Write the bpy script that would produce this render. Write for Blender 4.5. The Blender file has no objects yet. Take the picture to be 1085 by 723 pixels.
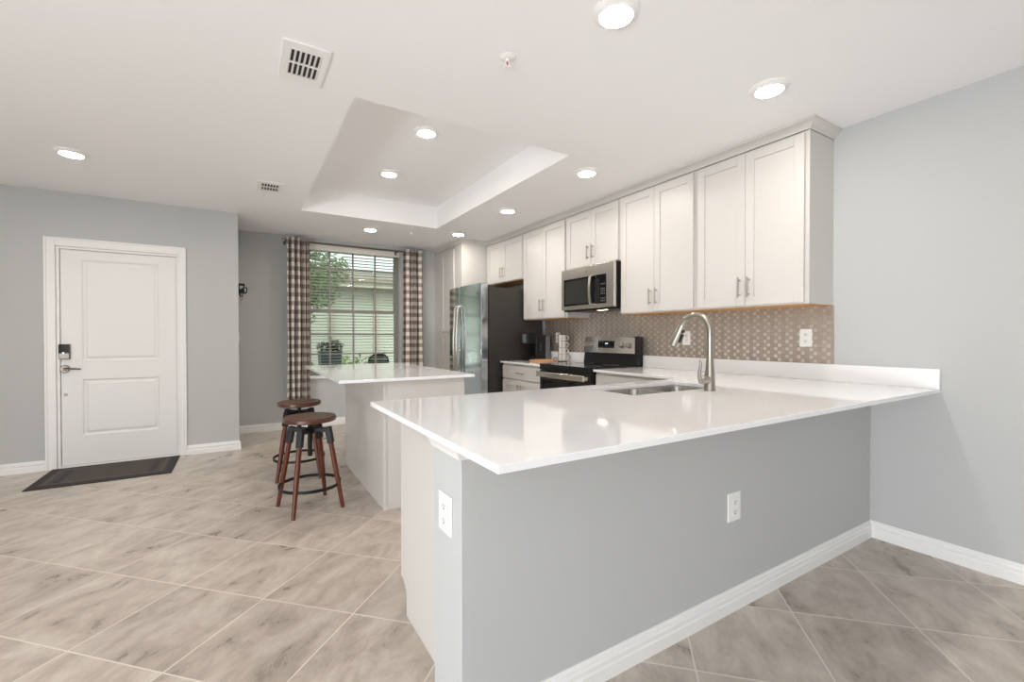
import bpy, bmesh, math, random
from mathutils import Vector, Matrix
R = math.radians
PI = math.pi
sc = bpy.context.scene
COL = sc.collection

# ------------------------------------------------------------------ camera
cam_d = bpy.data.cameras.new('camera')
cam = bpy.data.objects.new('camera', cam_d)
COL.objects.link(cam)
cam.location = (-3.2247, -1.1579, 1.1977)
cam.rotation_euler = (R(90) - 0.0099, 0.0, -0.5467)
cam_d.sensor_width = 36.0
cam_d.lens = 471.5 / 1085 * 36.0
cam_d.clip_start = 0.05
cam_d.clip_end = 200
sc.camera = cam

# ------------------------------------------------------------------ world, light, exposure
LENS_POWER = 148.0        # radiance of the recessed ceiling lenses
FILL_LEFT_POWER = 4.0        # added fill light at the unseen left doors
FILL_UP_POWER = 225.0      # added fill aimed up at the ceiling from the unseen left doors
world = bpy.data.worlds.new('sky')
sc.world = world
world.use_nodes = True
nt = world.node_tree
bg = nt.nodes['Background']
sky = nt.nodes.new('ShaderNodeTexSky')
sky.sky_type = 'NISHITA'
sky.sun_disc = False
sky.sun_elevation = R(48)
sky.sun_rotation = R(200)
sky.dust_density = 3.0
hs = nt.nodes.new('ShaderNodeHueSaturation')      # hazy, nearly white sky
hs.inputs['Saturation'].default_value = 0.3
nt.links.new(sky.outputs['Color'], hs.inputs['Color'])
nt.links.new(hs.outputs['Color'], bg.inputs['Color'])
bg.inputs['Strength'].default_value = 0.36
sc.view_settings.view_transform = 'Standard'
sc.view_settings.look = 'None'
sc.view_settings.gamma = 1.0
sc.view_settings.exposure = 0.07
sc.view_settings.use_curve_mapping = False
sc.cycles.max_bounces = 12
sc.cycles.diffuse_bounces = 6
sc.cycles.glossy_bounces = 5
sc.cycles.transparent_max_bounces = 16
sc.cycles.sample_clamp_indirect = 6.0
sc.cycles.use_denoising = True


def area_light(name, loc, rot, sx, sy, power, color):
    d = bpy.data.lights.new(name, 'AREA')
    d.shape = 'RECTANGLE'
    d.size, d.size_y, d.energy, d.color = sx, sy, power, color
    o = bpy.data.objects.new(name, d)
    COL.objects.link(o)
    o.location, o.rotation_euler = loc, rot
    return o


area_light('added_fill_up', (-7.0, -2.5, 0.40), (R(90 + 38), 0, R(-90)), 3.6, 0.8, FILL_UP_POWER, (0.96, 0.98, 1.0))  # added fill tilted upwards to brighten the ceiling; no patio is modelled there
area_light('added_fill_left', (-6.98, -2.5, 1.45), (R(90), 0, R(-90)), 3.6, 1.4, FILL_LEFT_POWER, (0.93, 0.96, 1.0))  # added level fill from the left, out of view


# ------------------------------------------------------------------ materials
def lin(c):
    out = []
    for v in c:
        v = v / 255.0
        out.append(v / 12.92 if v <= 0.04045 else ((v + 0.055) / 1.055) ** 2.4)
    return (out[0], out[1], out[2], 1.0)


def mat(name, rgb, rough=0.5, metal=0.0, spec=None, emis=None, estr=0.0, noise=None, bump=None, aniso=0.0, coat=0.0):
    m = bpy.data.materials.new(name)
    m.use_nodes = True
    t = m.node_tree
    b = t.nodes['Principled BSDF']
    b.inputs['Base Color'].default_value = lin(rgb)
    b.inputs['Roughness'].default_value = rough
    b.inputs['Metallic'].default_value = metal
    if spec is not None:
        b.inputs['Specular IOR Level'].default_value = spec
    if emis:
        b.inputs['Emission Color'].default_value = (emis[0], emis[1], emis[2], 1)
        b.inputs['Emission Strength'].default_value = estr
    if coat:
        b.inputs['Coat Weight'].default_value = coat
        b.inputs['Coat Roughness'].default_value = 0.05
    tc = t.nodes.new('ShaderNodeTexCoord')
    if noise:   # (scale, amount) or (scale tuple, amount)
        s, amt = noise
        mp = t.nodes.new('ShaderNodeMapping')
        mp.inputs['Scale'].default_value = s if isinstance(s, tuple) else (s, s, s)
        t.links.new(tc.outputs['Object'], mp.inputs['Vector'])
        n = t.nodes.new('ShaderNodeTexNoise')
        n.inputs['Scale'].default_value = 1.0
        n.inputs['Detail'].default_value = 4
        t.links.new(mp.outputs['Vector'], n.inputs['Vector'])
        cr = t.nodes.new('ShaderNodeMix')
        cr.data_type = 'RGBA'
        c = lin(rgb)
        cr.inputs['A'].default_value = (c[0] * (1 - amt), c[1] * (1 - amt), c[2] * (1 - amt), 1)
        cr.inputs['B'].default_value = (min(1, c[0] * (1 + amt)), min(1, c[1] * (1 + amt)), min(1, c[2] * (1 + amt)), 1)
        t.links.new(n.outputs['Fac'], cr.inputs['Factor'])
        t.links.new(cr.outputs['Result'], b.inputs['Base Color'])
    if bump:    # (scale, strength, distance)
        n2 = t.nodes.new('ShaderNodeTexNoise')
        n2.inputs['Scale'].default_value = bump[0]
        n2.inputs['Detail'].default_value = 3
        t.links.new(tc.outputs['Object'], n2.inputs['Vector'])
        bp = t.nodes.new('ShaderNodeBump')
        bp.inputs['Strength'].default_value = bump[1]
        bp.inputs['Distance'].default_value = bump[2]
        t.links.new(n2.outputs['Fac'], bp.inputs['Height'])
        t.links.new(bp.outputs['Normal'], b.inputs['Normal'])
    return m


def math_node(t, op, a, b=None, c=None):
    n = t.nodes.new('ShaderNodeMath')
    n.operation = op
    for i, v in enumerate((a, b, c)):
        if v is None:
            continue
        if isinstance(v, (int, float)):
            n.inputs[i].default_value = v
        else:
            t.links.new(v, n.inputs[i])
    return n.outputs[0]


M_wall = mat('wall_paint', (190, 192, 192), 0.75, bump=(220, 0.15, 0.002))
M_ceil = mat('ceiling_paint', (245, 245, 246), 0.85, bump=(160, 0.2, 0.002))
M_trim = mat('white_trim_paint', (238, 238, 237), 0.4)
M_door = mat('door_paint', (232, 232, 231), 0.4)
M_cab = mat('cabinet_paint', (208, 205, 201), 0.38)
M_cabin = mat('cabinet_raw_wood', (196, 150, 98), 0.6, noise=((4, 30, 4), 0.15))
M_quartz = mat('white_quartz', (245, 246, 248), 0.07, noise=(90, 0.02), coat=0.3)
M_steel = mat('brushed_steel', (214, 208, 200), 0.24, 1.0, noise=((3, 3, 160), 0.06))
M_fridge = mat('fridge_steel', (212, 220, 226), 0.12, 1.0, noise=((200, 3, 3), 0.04))
M_nickel = mat('satin_nickel', (176, 170, 160), 0.3, 1.0)
M_sink = mat('sink_steel', (168, 166, 162), 0.25, 1.0)
M_blackglass = mat('black_glass', (10, 10, 11), 0.04)
M_black = mat('black_enamel', (17, 17, 18), 0.3)
M_charcoal = mat('charcoal_side', (62, 58, 56), 0.45, 0.3)
M_blackmetal = mat('black_metal', (26, 26, 27), 0.45, 0.4)
M_hw = mat('door_hardware', (112, 106, 100), 0.3, 1.0)
M_plastic = mat('white_plastic', (242, 242, 240), 0.35)
M_slot = mat('dark_slot', (30, 30, 30), 0.6)
M_stoolwood = mat('stool_leg_wood', (92, 40, 22), 0.38, noise=((20, 20, 3), 0.25))
M_seatwood = mat('stool_seat_wood', (88, 54, 40), 0.3, noise=((4, 26, 10), 0.28))
M_traywood = mat('tray_wood', (204, 156, 112), 0.5, noise=((6, 40, 10), 0.2))
M_vane = mat('vent_vane', (205, 203, 200), 0.5)
M_mug = mat('mug_ceramic', (238, 236, 232), 0.25)
M_tank = mat('smoky_tank', (120, 124, 130), 0.12)
M_grey = mat('grey_plastic', (110, 114, 118), 0.3)
M_blind = mat('blind_slat', (226, 222, 214), 0.5)
M_frame = mat('window_vinyl', (134, 134, 128), 0.45)
M_rod = mat('rod_metal', (120, 112, 104), 0.3, 1.0)
M_lens = mat('lamp_lens', (255, 250, 240), 0.4, emis=(1.0, 0.92, 0.83), estr=LENS_POWER)
M_underlamp = mat('task_lamp_lens', (255, 240, 210), 0.4, emis=(1.0, 0.78, 0.5), estr=10.0)
M_digits = mat('clock_digits', (150, 200, 230), 0.4, emis=(0.55, 0.8, 1.0), estr=1.6)
M_stucco = mat('stucco', (200, 202, 190), 0.8, bump=(40, 0.3, 0.01))
M_roof = mat('roof_tile', (150, 138, 126), 0.8, noise=(6, 0.2))
M_fascia = mat('fascia', (190, 182, 168), 0.6)
M_paver = mat('patio_paver', (176, 172, 160), 0.85, noise=(5, 0.15))
M_bark = mat('bark', (92, 80, 66), 0.9, noise=(12, 0.3))
M_leaf = mat('leaf', (120, 142, 92), 0.6, noise=(3, 0.25))
M_leaf2 = mat('leaf_bright', (150, 176, 96), 0.6, noise=(4, 0.25))
M_leafdark = mat('leaf_dark', (54, 60, 52), 0.6, noise=(5, 0.3))
M_planter = mat('planter_blue_grey', (88, 104, 112), 0.6)
M_red = mat('sprinkler_bulb', (190, 40, 34), 0.3)
M_brass = mat('key_brass', (176, 140, 120), 0.3, 1.0)
M_glassdark = mat('oven_glass', (14, 14, 16), 0.05)
M_mwglass = mat('microwave_window', (46, 48, 46), 0.12)


def make_glass():
    m = bpy.data.materials.new('window_glass')
    m.use_nodes = True
    t = m.node_tree
    for n in list(t.nodes):
        t.nodes.remove(n)
    out = t.nodes.new('ShaderNodeOutputMaterial')
    tr = t.nodes.new('ShaderNodeBsdfTransparent')
    tr.inputs['Color'].default_value = (0.90, 0.95, 0.91, 1)
    gl = t.nodes.new('ShaderNodeBsdfGlossy')
    gl.inputs['Roughness'].default_value = 0.02
    fr = t.nodes.new('ShaderNodeFresnel')
    fr.inputs['IOR'].default_value = 1.35
    mx = t.nodes.new('ShaderNodeMixShader')
    t.links.new(fr.outputs[0], mx.inputs[0])
    t.links.new(tr.outputs[0], mx.inputs[1])
    t.links.new(gl.outputs[0], mx.inputs[2])
    t.links.new(mx.outputs[0], out.inputs['Surface'])
    return m


M_glass = make_glass()


def make_floor():
    m = bpy.data.materials.new('floor_tile')
    m.use_nodes = True
    t = m.node_tree
    L = t.links.new
    b = t.nodes['Principled BSDF']
    tc = t.nodes.new('ShaderNodeTexCoord')
    sp = t.nodes.new('ShaderNodeSeparateXYZ')
    L(tc.outputs['Object'], sp.inputs[0])
    x, y = sp.outputs[0], sp.outputs[1]
    P_ = 0.6528
    s = math_node(t, 'DIVIDE', math_node(t, 'ADD', math_node(t, 'ADD', x, y), 0.680 + P_ * 40), P_)
    d = math_node(t, 'DIVIDE', math_node(t, 'ADD', math_node(t, 'SUBTRACT', x, y), 0.385 + P_ * 40), P_)
    fs, fd = math_node(t, 'FRACT', s), math_node(t, 'FRACT', d)
    G = 0.0062
    ds = math_node(t, 'ABSOLUTE', math_node(t, 'SUBTRACT', fs, 0.5))
    dd = math_node(t, 'ABSOLUTE', math_node(t, 'SUBTRACT', fd, 0.5))
    edge = math_node(t, 'MAXIMUM', ds, dd)
    grout = math_node(t, 'GREATER_THAN', edge, 0.5 - G)
    # a different stone figure in each tile
    cid = t.nodes.new('ShaderNodeCombineXYZ')
    L(math_node(t, 'FLOOR', s), cid.inputs[0])
    L(math_node(t, 'FLOOR', d), cid.inputs[1])
    wn = t.nodes.new('ShaderNodeTexWhiteNoise')
    wn.noise_dimensions = '2D'
    L(cid.outputs[0], wn.inputs['Vector'])
    sc_ = t.nodes.new('ShaderNodeVectorMath')
    sc_.operation = 'SCALE'
    sc_.inputs['Scale'].default_value = 30.0
    L(wn.outputs['Color'], sc_.inputs[0])
    loc = t.nodes.new('ShaderNodeCombineXYZ')
    L(math_node(t, 'MULTIPLY', s, 1.0), loc.inputs[0])
    L(math_node(t, 'MULTIPLY', d, 1.7), loc.inputs[1])
    ad = t.nodes.new('ShaderNodeVectorMath')
    ad.operation = 'ADD'
    L(loc.outputs[0], ad.inputs[0])
    L(sc_.outputs[0], ad.inputs[1])
    n1 = t.nodes.new('ShaderNodeTexNoise')
    n1.inputs['Scale'].default_value = 1.9
    n1.inputs['Detail'].default_value = 7
    n1.inputs['Roughness'].default_value = 0.68
    n1.inputs['Distortion'].default_value = 0.35
    L(ad.outputs[0], n1.inputs['Vector'])
    r1 = t.nodes.new('ShaderNodeValToRGB')
    cr = r1.color_ramp
    cr.elements[0].position = 0.28
    cr.elements[0].color = lin((150, 139, 128))
    cr.elements[1].position = 0.72
    cr.elements[1].color = lin((214, 206, 196))
    e = cr.elements.new(0.5)
    e.color = lin((190, 179, 168))
    L(n1.outputs['Fac'], r1.inputs[0])
    # fine veins
    n2 = t.nodes.new('ShaderNodeTexNoise')
    n2.inputs['Scale'].default_value = 3.0
    n2.inputs['Detail'].default_value = 8
    n2.inputs['Distortion'].default_value = 0.3
    L(ad.outputs[0], n2.inputs['Vector'])
    vein = math_node(t, 'ABSOLUTE', math_node(t, 'SUBTRACT', n2.outputs['Fac'], 0.5))
    vm = t.nodes.new('ShaderNodeMapRange')
    vm.inputs['From Min'].default_value = 0.0
    vm.inputs['From Max'].default_value = 0.008
    vm.inputs['To Min'].default_value = 0.07
    vm.inputs['To Max'].default_value = 0.0
    L(vein, vm.inputs['Value'])
    mv = t.nodes.new('ShaderNodeMix')
    mv.data_type = 'RGBA'
    L(vm.outputs[0], mv.inputs['Factor'])
    L(r1.outputs[0], mv.inputs['A'])
    mv.inputs['B'].default_value = lin((150, 140, 130))
    # per-tile value
    hv = t.nodes.new('ShaderNodeHueSaturation')
    val = math_node(t, 'ADD', math_node(t, 'MULTIPLY', wn.outputs['Value'], 0.12), 0.94)
    L(val, hv.inputs['Value'])
    L(mv.outputs['Result'], hv.inputs['Color'])
    mg = t.nodes.new('ShaderNodeMix')
    mg.data_type = 'RGBA'
    L(grout, mg.inputs['Factor'])
    L(hv.outputs[0], mg.inputs['A'])
    mg.inputs['B'].default_value = lin((224, 216, 206))
    L(mg.outputs['Result'], b.inputs['Base Color'])
    rr = math_node(t, 'ADD', math_node(t, 'MULTIPLY', n1.outputs['Fac'], 0.15), 0.22)
    L(math_node(t, 'ADD', rr, math_node(t, 'MULTIPLY', grout, 0.4)), b.inputs['Roughness'])
    bp = t.nodes.new('ShaderNodeBump')
    bp.inputs['Strength'].default_value = 0.25
    bp.inputs['Distance'].default_value = 0.002
    L(math_node(t, 'SUBTRACT', n2.outputs['Fac'], math_node(t, 'MULTIPLY', grout, 1.0)), bp.inputs['Height'])
    L(bp.outputs[0], b.inputs['Normal'])
    return m


def make_mosaic():
    m = bpy.data.materials.new('steel_mosaic')
    m.use_nodes = True
    t = m.node_tree
    L = t.links.new
    b = t.nodes['Principled BSDF']
    tc = t.nodes.new('ShaderNodeTexCoord')
    sp = t.nodes.new('ShaderNodeSeparateXYZ')
    L(tc.outputs['Object'], sp.inputs[0])
    y = math_node(t, 'DIVIDE', math_node(t, 'ADD', sp.outputs[1], 10.0), 0.0254)
    z = math_node(t, 'DIVIDE', math_node(t, 'ADD', sp.outputs[2], 10.0), 0.0254)
    iy, iz = math_node(t, 'FLOOR', y), math_node(t, 'FLOOR', z)
    cy = math_node(t, 'MODULO', iy, 3.0)
    rz = math_node(t, 'MODULO', iz, 2.0)
    # set one: column 0 on even rows, column 1 on odd rows, never column 2
    a = math_node(t, 'MULTIPLY', math_node(t, 'LESS_THAN', cy, 0.5), math_node(t, 'LESS_THAN', rz, 0.5))
    c = math_node(t, 'MULTIPLY', math_node(t, 'COMPARE', cy, 1.0, 0.1), math_node(t, 'GREATER_THAN', rz, 0.5))
    sel = math_node(t, 'MAXIMUM', a, c)
    fy = math_node(t, 'ABSOLUTE', math_node(t, 'SUBTRACT', math_node(t, 'FRACT', y), 0.5))
    fz = math_node(t, 'ABSOLUTE', math_node(t, 'SUBTRACT', math_node(t, 'FRACT', z), 0.5))
    grout = math_node(t, 'GREATER_THAN', math_node(t, 'MAXIMUM', fy, fz), 0.465)
    ci = t.nodes.new('ShaderNodeCombineXYZ')
    L(iy, ci.inputs[0])
    L(iz, ci.inputs[1])
    wn = t.nodes.new('ShaderNodeTexWhiteNoise')
    wn.noise_dimensions = '2D'
    L(ci.outputs[0], wn.inputs['Vector'])
    base = t.nodes.new('ShaderNodeMix')
    base.data_type = 'RGBA'
    base.inputs['A'].default_value = lin((194, 180, 168))
    base.inputs['B'].default_value = lin((222, 216, 208))
    L(sel, base.inputs['Factor'])
    hv = t.nodes.new('ShaderNodeHueSaturation')
    L(math_node(t, 'ADD', math_node(t, 'MULTIPLY', wn.outputs['Value'], 0.16), 0.92), hv.inputs['Value'])
    L(base.outputs['Result'], hv.inputs['Color'])
    mg = t.nodes.new('ShaderNodeMix')
    mg.data_type = 'RGBA'
    L(grout, mg.inputs['Factor'])
    L(hv.outputs[0], mg.inputs['A'])
    mg.inputs['B'].default_value = lin((160, 148, 138))
    L(mg.outputs['Result'], b.inputs['Base Color'])
    L(math_node(t, 'MULTIPLY', math_node(t, 'SUBTRACT', 1.0, grout), 0.9), b.inputs['Metallic'])
    L(math_node(t, 'ADD', math_node(t, 'MULTIPLY', sel, 0.06), 0.35), b.inputs['Roughness'])
    b.inputs['Anisotropic'].default_value = 0.75
    L(math_node(t, 'MULTIPLY', sel, 0.25), b.inputs['Anisotropic Rotation'])
    tg = t.nodes.new('ShaderNodeTangent')
    tg.direction_type = 'RADIAL'
    tg.axis = 'Z'
    L(tg.outputs[0], b.inputs['Tangent'])
    return m


def make_check():
    """cream and taupe buffalo check, two threads woven, on UV in metres"""
    m = bpy.data.materials.new('buffalo_check')
    m.use_nodes = True
    t = m.node_tree
    L = t.links.new
    b = t.nodes['Principled BSDF']
    tc = t.nodes.new('ShaderNodeTexCoord')
    sp = t.nodes.new('ShaderNodeSeparateXYZ')
    L(tc.outputs['UV'], sp.inputs[0])
    u = math_node(t, 'GREATER_THAN', math_node(t, 'FRACT', math_node(t, 'DIVIDE', sp.outputs[0], 0.11)), 0.5)
    v = math_node(t, 'GREATER_THAN', math_node(t, 'FRACT', math_node(t, 'DIVIDE', sp.outputs[1], 0.11)), 0.5)
    f = math_node(t, 'MULTIPLY', math_node(t, 'ADD', u, v), 0.5)
    r = t.nodes.new('ShaderNodeValToRGB')
    r.color_ramp.elements[0].position = 0.0
    r.color_ramp.elements[0].color = lin((222, 216, 208))
    r.color_ramp.elements[1].position = 1.0
    r.color_ramp.elements[1].color = lin((102, 88, 80))
    e = r.color_ramp.elements.new(0.5)
    e.color = lin((160, 148, 139))
    L(f, r.inputs[0])
    L(r.outputs[0], b.inputs['Base Color'])
    b.inputs['Roughness'].default_value = 0.85
    b.inputs['Sheen Weight'].default_value = 0.2
    return m


def make_mat_rug():
    m = bpy.data.materials.new('mat_rubber')
    m.use_nodes = True
    t = m.node_tree
    L = t.links.new
    b = t.nodes['Principled BSDF']
    tc = t.nodes.new('ShaderNodeTexCoord')
    w = t.nodes.new('ShaderNodeTexWave')
    w.inputs['Scale'].default_value = 45
    w.bands_direction = 'Y'
    L(tc.outputs['Object'], w.inputs['Vector'])
    r = t.nodes.new('ShaderNodeValToRGB')
    r.color_ramp.elements[0].color = lin((58, 52, 50))
    r.color_ramp.elements[1].color = lin((84, 76, 72))
    L(w.outputs['Fac'], r.inputs[0])
    L(r.outputs[0], b.inputs['Base Color'])
    b.inputs['Roughness'].default_value = 0.8
    return m


M_floor = make_floor()
M_mosaic = make_mosaic()
M_check = make_check()
M_rug = make_mat_rug()
M_rugdark = mat('mat_border', (36, 32, 31), 0.7)
M_ruglight = mat('mat_band', (92, 84, 80), 0.8)


# ------------------------------------------------------------------ mesh helpers
class B:
    """collects shapes in world (or local) coordinates"""
    def __init__(s):
        s.bm = bmesh.new()
        s.uv = None

    def box(s, x0, x1, y0, y1, z0, z1):
        v = [s.bm.verts.new(p) for p in ((x0, y0, z0), (x1, y0, z0), (x1, y1, z0), (x0, y1, z0),
                                         (x0, y0, z1), (x1, y0, z1), (x1, y1, z1), (x0, y1, z1))]
        for f in ((0, 3, 2, 1), (4, 5, 6, 7), (0, 1, 5, 4), (1, 2, 6, 5), (2, 3, 7, 6), (3, 0, 4, 7)):
            s.bm.faces.new([v[i] for i in f])
        return s

    def rbox(s, c, size, rot):
        """box centred on c with Euler rotation"""
        m = Matrix.Translation(c) @ Matrix.Rotation(rot[2], 4, 'Z') @ Matrix.Rotation(rot[1], 4, 'Y') @ Matrix.Rotation(rot[0], 4, 'X')
        n0 = len(s.bm.verts)
        hx, hy, hz = size[0] / 2, size[1] / 2, size[2] / 2
        s.box(-hx, hx, -hy, hy, -hz, hz)
        s.bm.verts.ensure_lookup_table()
        for v in s.bm.verts[n0:]:
            v.co = m @ v.co
        return s

    def lathe(s, prof, c=(0, 0, 0), axis='Z', n=32, cap=True):
        """prof = [(r, h)...] swept round the axis through c"""
        rings = []
        for r, h in prof:
            ring = []
            for i in range(n):
                a = 2 * PI * i / n
                p = (r * math.cos(a), r * math.sin(a), h)
                if axis == 'X':
                    p = (p[2], p[0], p[1])
                elif axis == 'Y':
                    p = (p[1], p[2], p[0])
                ring.append(s.bm.verts.new((p[0] + c[0], p[1] + c[1], p[2] + c[2])))
            rings.append(ring)
        for a, b in zip(rings, rings[1:]):
            for i in range(n):
                s.bm.faces.new((a[i], a[(i + 1) % n], b[(i + 1) % n], b[i]))
        if cap:
            s.bm.faces.new(list(reversed(rings[0])))
            s.bm.faces.new(rings[-1])
        return s

    def tube(s, pts, r, n=12, closed=False, sq=None, cap=True):
        """round (or rectangular, sq=(w,h)) tube along points"""
        P = [Vector(p) for p in pts]
        k = len(P)
        rr = r if isinstance(r, (list, tuple)) else [r] * k
        up = Vector((0, 0, 1))
        rings = []
        prev = None
        for i in range(k):
            if closed:
                d = (P[(i + 1) % k] - P[i - 1]).normalized()
            else:
                d = (P[min(i + 1, k - 1)] - P[max(i - 1, 0)]).normalized()
            if prev is None:
                ref = up if abs(d.z) < 0.9 else Vector((1, 0, 0))
                a = (ref - d * ref.dot(d)).normalized()
            else:
                a = (prev - d * prev.dot(d)).normalized()
            prev = a
            b = d.cross(a)
            ring = []
            if sq:
                for u, v in ((-.5, -.5), (.5, -.5), (.5, .5), (-.5, .5)):
                    ring.append(s.bm.verts.new(P[i] + a * (u * sq[0]) + b * (v * sq[1])))
            else:
                for j in range(n):
                    t = 2 * PI * j / n
                    ring.append(s.bm.verts.new(P[i] + (a * math.cos(t) + b * math.sin(t)) * rr[i]))
            rings.append(ring)
        m = len(rings[0])
        pairs = list(zip(rings, rings[1:]))
        if closed:
            pairs.append((rings[-1], rings[0]))
        for a, b in pairs:
            for j in range(m):
                s.bm.faces.new((a[j], a[(j + 1) % m], b[(j + 1) % m], b[j]))
        if not closed and cap:
            s.bm.faces.new(list(reversed(rings[0])))
            s.bm.faces.new(rings[-1])
        return s

    def sweep(s, path, prof, closed=False):
        """mitred moulding: plan path [(x,y)], profile [(outward, z)] closed polygon; outward = right of travel"""
        k = len(path)
        rings = []
        for i, (x, y) in enumerate(path):
            def nrm(a, b):
                dx, dy = b[0] - a[0], b[1] - a[1]
                l = math.hypot(dx, dy)
                return (dy / l, -dx / l)
            ns = []
            if i > 0 or closed:
                ns.append(nrm(path[i - 1], path[i]))
            if i < k - 1 or closed:
                ns.append(nrm(path[i], path[(i + 1) % k]))
            if len(ns) == 2:
                mx, my = ns[0][0] + ns[1][0], ns[0][1] + ns[1][1]
                q = 2.0 / (mx * mx + my * my)
                mx, my = mx * q, my * q
            else:
                mx, my = ns[0]
            rings.append([s.bm.verts.new((x + mx * o, y + my * o, z)) for o, z in prof])
        m = len(prof)
        pairs = list(zip(rings, rings[1:]))
        if closed:
            pairs.append((rings[-1], rings[0]))
        for a, b in pairs:
            for j in range(m):
                s.bm.faces.new((a[j], a[(j + 1) % m], b[(j + 1) % m], b[j]))
        if not closed:
            s.bm.faces.new(list(reversed(rings[0])))
            s.bm.faces.new(rings[-1])
        return s

    def slab(s, xs, ys, keep, z0, z1):
        """plate on a grid of cells; keep(i, j) says which cells are solid"""
        vt, vb = {}, {}

        def g(d, i, j, z):
            if (i, j) not in d:
                d[(i, j)] = s.bm.verts.new((xs[i], ys[j], z))
            return d[(i, j)]
        nx, ny = len(xs) - 1, len(ys) - 1
        K = lambda i, j: 0 <= i < nx and 0 <= j < ny and keep(i, j)
        for i in range(nx):
            for j in range(ny):
                if not K(i, j):
                    continue
                s.bm.faces.new([g(vt, a, b, z1) for a, b in ((i, j), (i + 1, j), (i + 1, j + 1), (i, j + 1))])
                s.bm.faces.new([g(vb, a, b, z0) for a, b in ((i, j), (i, j + 1), (i + 1, j + 1), (i + 1, j))])
                for (di, dj, a, b) in ((0, -1, (i, j), (i + 1, j)), (1, 0, (i + 1, j), (i + 1, j + 1)),
                                       (0, 1, (i + 1, j + 1), (i, j + 1)), (-1, 0, (i, j + 1), (i, j))):
                    if not K(i + di, j + dj):
                        s.bm.faces.new((g(vb, *a, z0), g(vb, *b, z0), g(vt, *b, z1), g(vt, *a, z1)))
        return s

    def prism(s, poly, axis, a0, a1):
        """extrude a 2D polygon along axis ('X','Y','Z') from a0 to a1; poly in the other two axes"""
        def mk(p, a):
            if axis == 'X':
                return (a, p[0], p[1])
            if axis == 'Y':
                return (p[0], a, p[1])
            return (p[0], p[1], a)
        A = [s.bm.verts.new(mk(p, a0)) for p in poly]
        C = [s.bm.verts.new(mk(p, a1)) for p in poly]
        n = len(poly)
        for i in range(n):
            s.bm.faces.new((A[i], A[(i + 1) % n], C[(i + 1) % n], C[i]))
        s.bm.faces.new(list(reversed(A)))
        s.bm.faces.new(C)
        return s


def wloc(o):
    v = Vector((0, 0, 0))
    while o is not None:
        v += o.location
        o = o.parent
    return v


def obj(name, b, m, parent=None, bevel=0.0, seg=2, smooth=True, subsurf=0):
    bm = b.bm
    bmesh.ops.recalc_face_normals(bm, faces=bm.faces)
    if parent is not None:
        bmesh.ops.translate(bm, verts=bm.verts, vec=-wloc(parent))
    me = bpy.data.meshes.new(name)
    bm.to_mesh(me)
    bm.free()
    if m is not None:
        me.materials.append(m)
    if smooth:
        for p in me.polygons:
            p.use_smooth = True
        me.set_sharp_from_angle(angle=R(32))
    o = bpy.data.objects.new(name, me)
    COL.objects.link(o)
    if parent is not None:
        o.parent = parent
    if bevel:
        md = o.modifiers.new('bevel', 'BEVEL')
        md.width = bevel
        md.segments = seg
        md.limit_method = 'ANGLE'
        md.angle_limit = R(35)
        md.harden_normals = True
    if subsurf:
        md = o.modifiers.new('sub', 'SUBSURF')
        md.levels = md.render_levels = subsurf
    return o


def tag(o, label, cat, group=None):
    o['label'] = label
    o['category'] = cat
    if group:
        o['group'] = group
    return o


def thing(name, label, cat, loc=(0, 0, 0), group=None, rz=0.0):
    o = bpy.data.objects.new(name, None)
    o.empty_display_size = 0.1
    COL.objects.link(o)
    o.location = loc
    o.rotation_euler = (0, 0, rz)
    return tag(o, label, cat, group)


def struct(name, b, m, parent=None, bevel=0.0, label=None):
    o = obj(name, b, m, parent, bevel)
    if parent is None:
        o['kind'] = 'structure'
        if label:
            o['label'] = label
    return o


def copy_tree(o, parent=None):
    c = o.copy()
    COL.objects.link(c)
    if parent is not None:
        c.parent = parent
    for ch in [k for k in COL.objects if k.parent == o]:
        copy_tree(ch, c)
    return c


def dup(root, loc, label, rz=None, group=None):
    c = copy_tree(root)
    c.location = loc
    if rz is not None:
        c.rotation_euler = (0, 0, rz)
    c['label'] = label
    if group:
        c['group'] = group
    return c


# ------------------------------------------------------------------ room shell
H = 2.504            # ceiling
YD = 4.39            # wall with the entry door
YW = 5.266           # wall with the window
XH = -3.248          # short hall wall between them
XL, YR = -6.9, -4.7  # left and rear walls, behind the camera
TX0, TX1, TY0, TY1, TZ = -2.69, -1.20, 1.372, 3.912, 2.756

struct('floor', B().box(XL - .12, .12, YR - .12, YW + .14, -0.1, 0), M_floor)

c = B()
xs, ys = [XL - .12, TX0, TX1, .12], [YR - .12, TY0, TY1, YW + .14]
c.slab(xs, ys, lambda i, j: not (i == 1 and j == 1), H, H + .06)
c.slab([TX0 - .04, TX0, TX1, TX1 + .04], [TY0 - .04, TY0, TY1, TY1 + .04], lambda i, j: not (i == 1 and j == 1), H + .06, TZ)
c.box(TX0 - .04, TX1 + .04, TY0 - .04, TY1 + .04, TZ, TZ + .05)
struct('ceiling', c, M_ceil)

struct('wall_right', B().box(0, .12, YR - .12, YW + .14, 0, H), M_wall)
# window wall with opening
WX0, WX1, WZ0, WZ1 = -2.49, -1.235, 0.655, 2.43
wxs, wzs = [XH - .12, WX0, WX1, 0], [0, WZ0, WZ1, H]
w = B()
w.box(XH - .12, WX0, YW, YW + .14, 0, H)
w.box(WX1, 0, YW, YW + .14, 0, H)
w.box(WX0, WX1, YW, YW + .14, 0, WZ0)
w.box(WX0, WX1, YW, YW + .14, WZ1, H)
struct('wall_far', w, M_wall)
# hall wall (its kitchen face is nearly edge-on)
struct('wall_hall', B().box(XH - .12, XH, YD + .14, YW, 0, H), M_wall)
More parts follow.
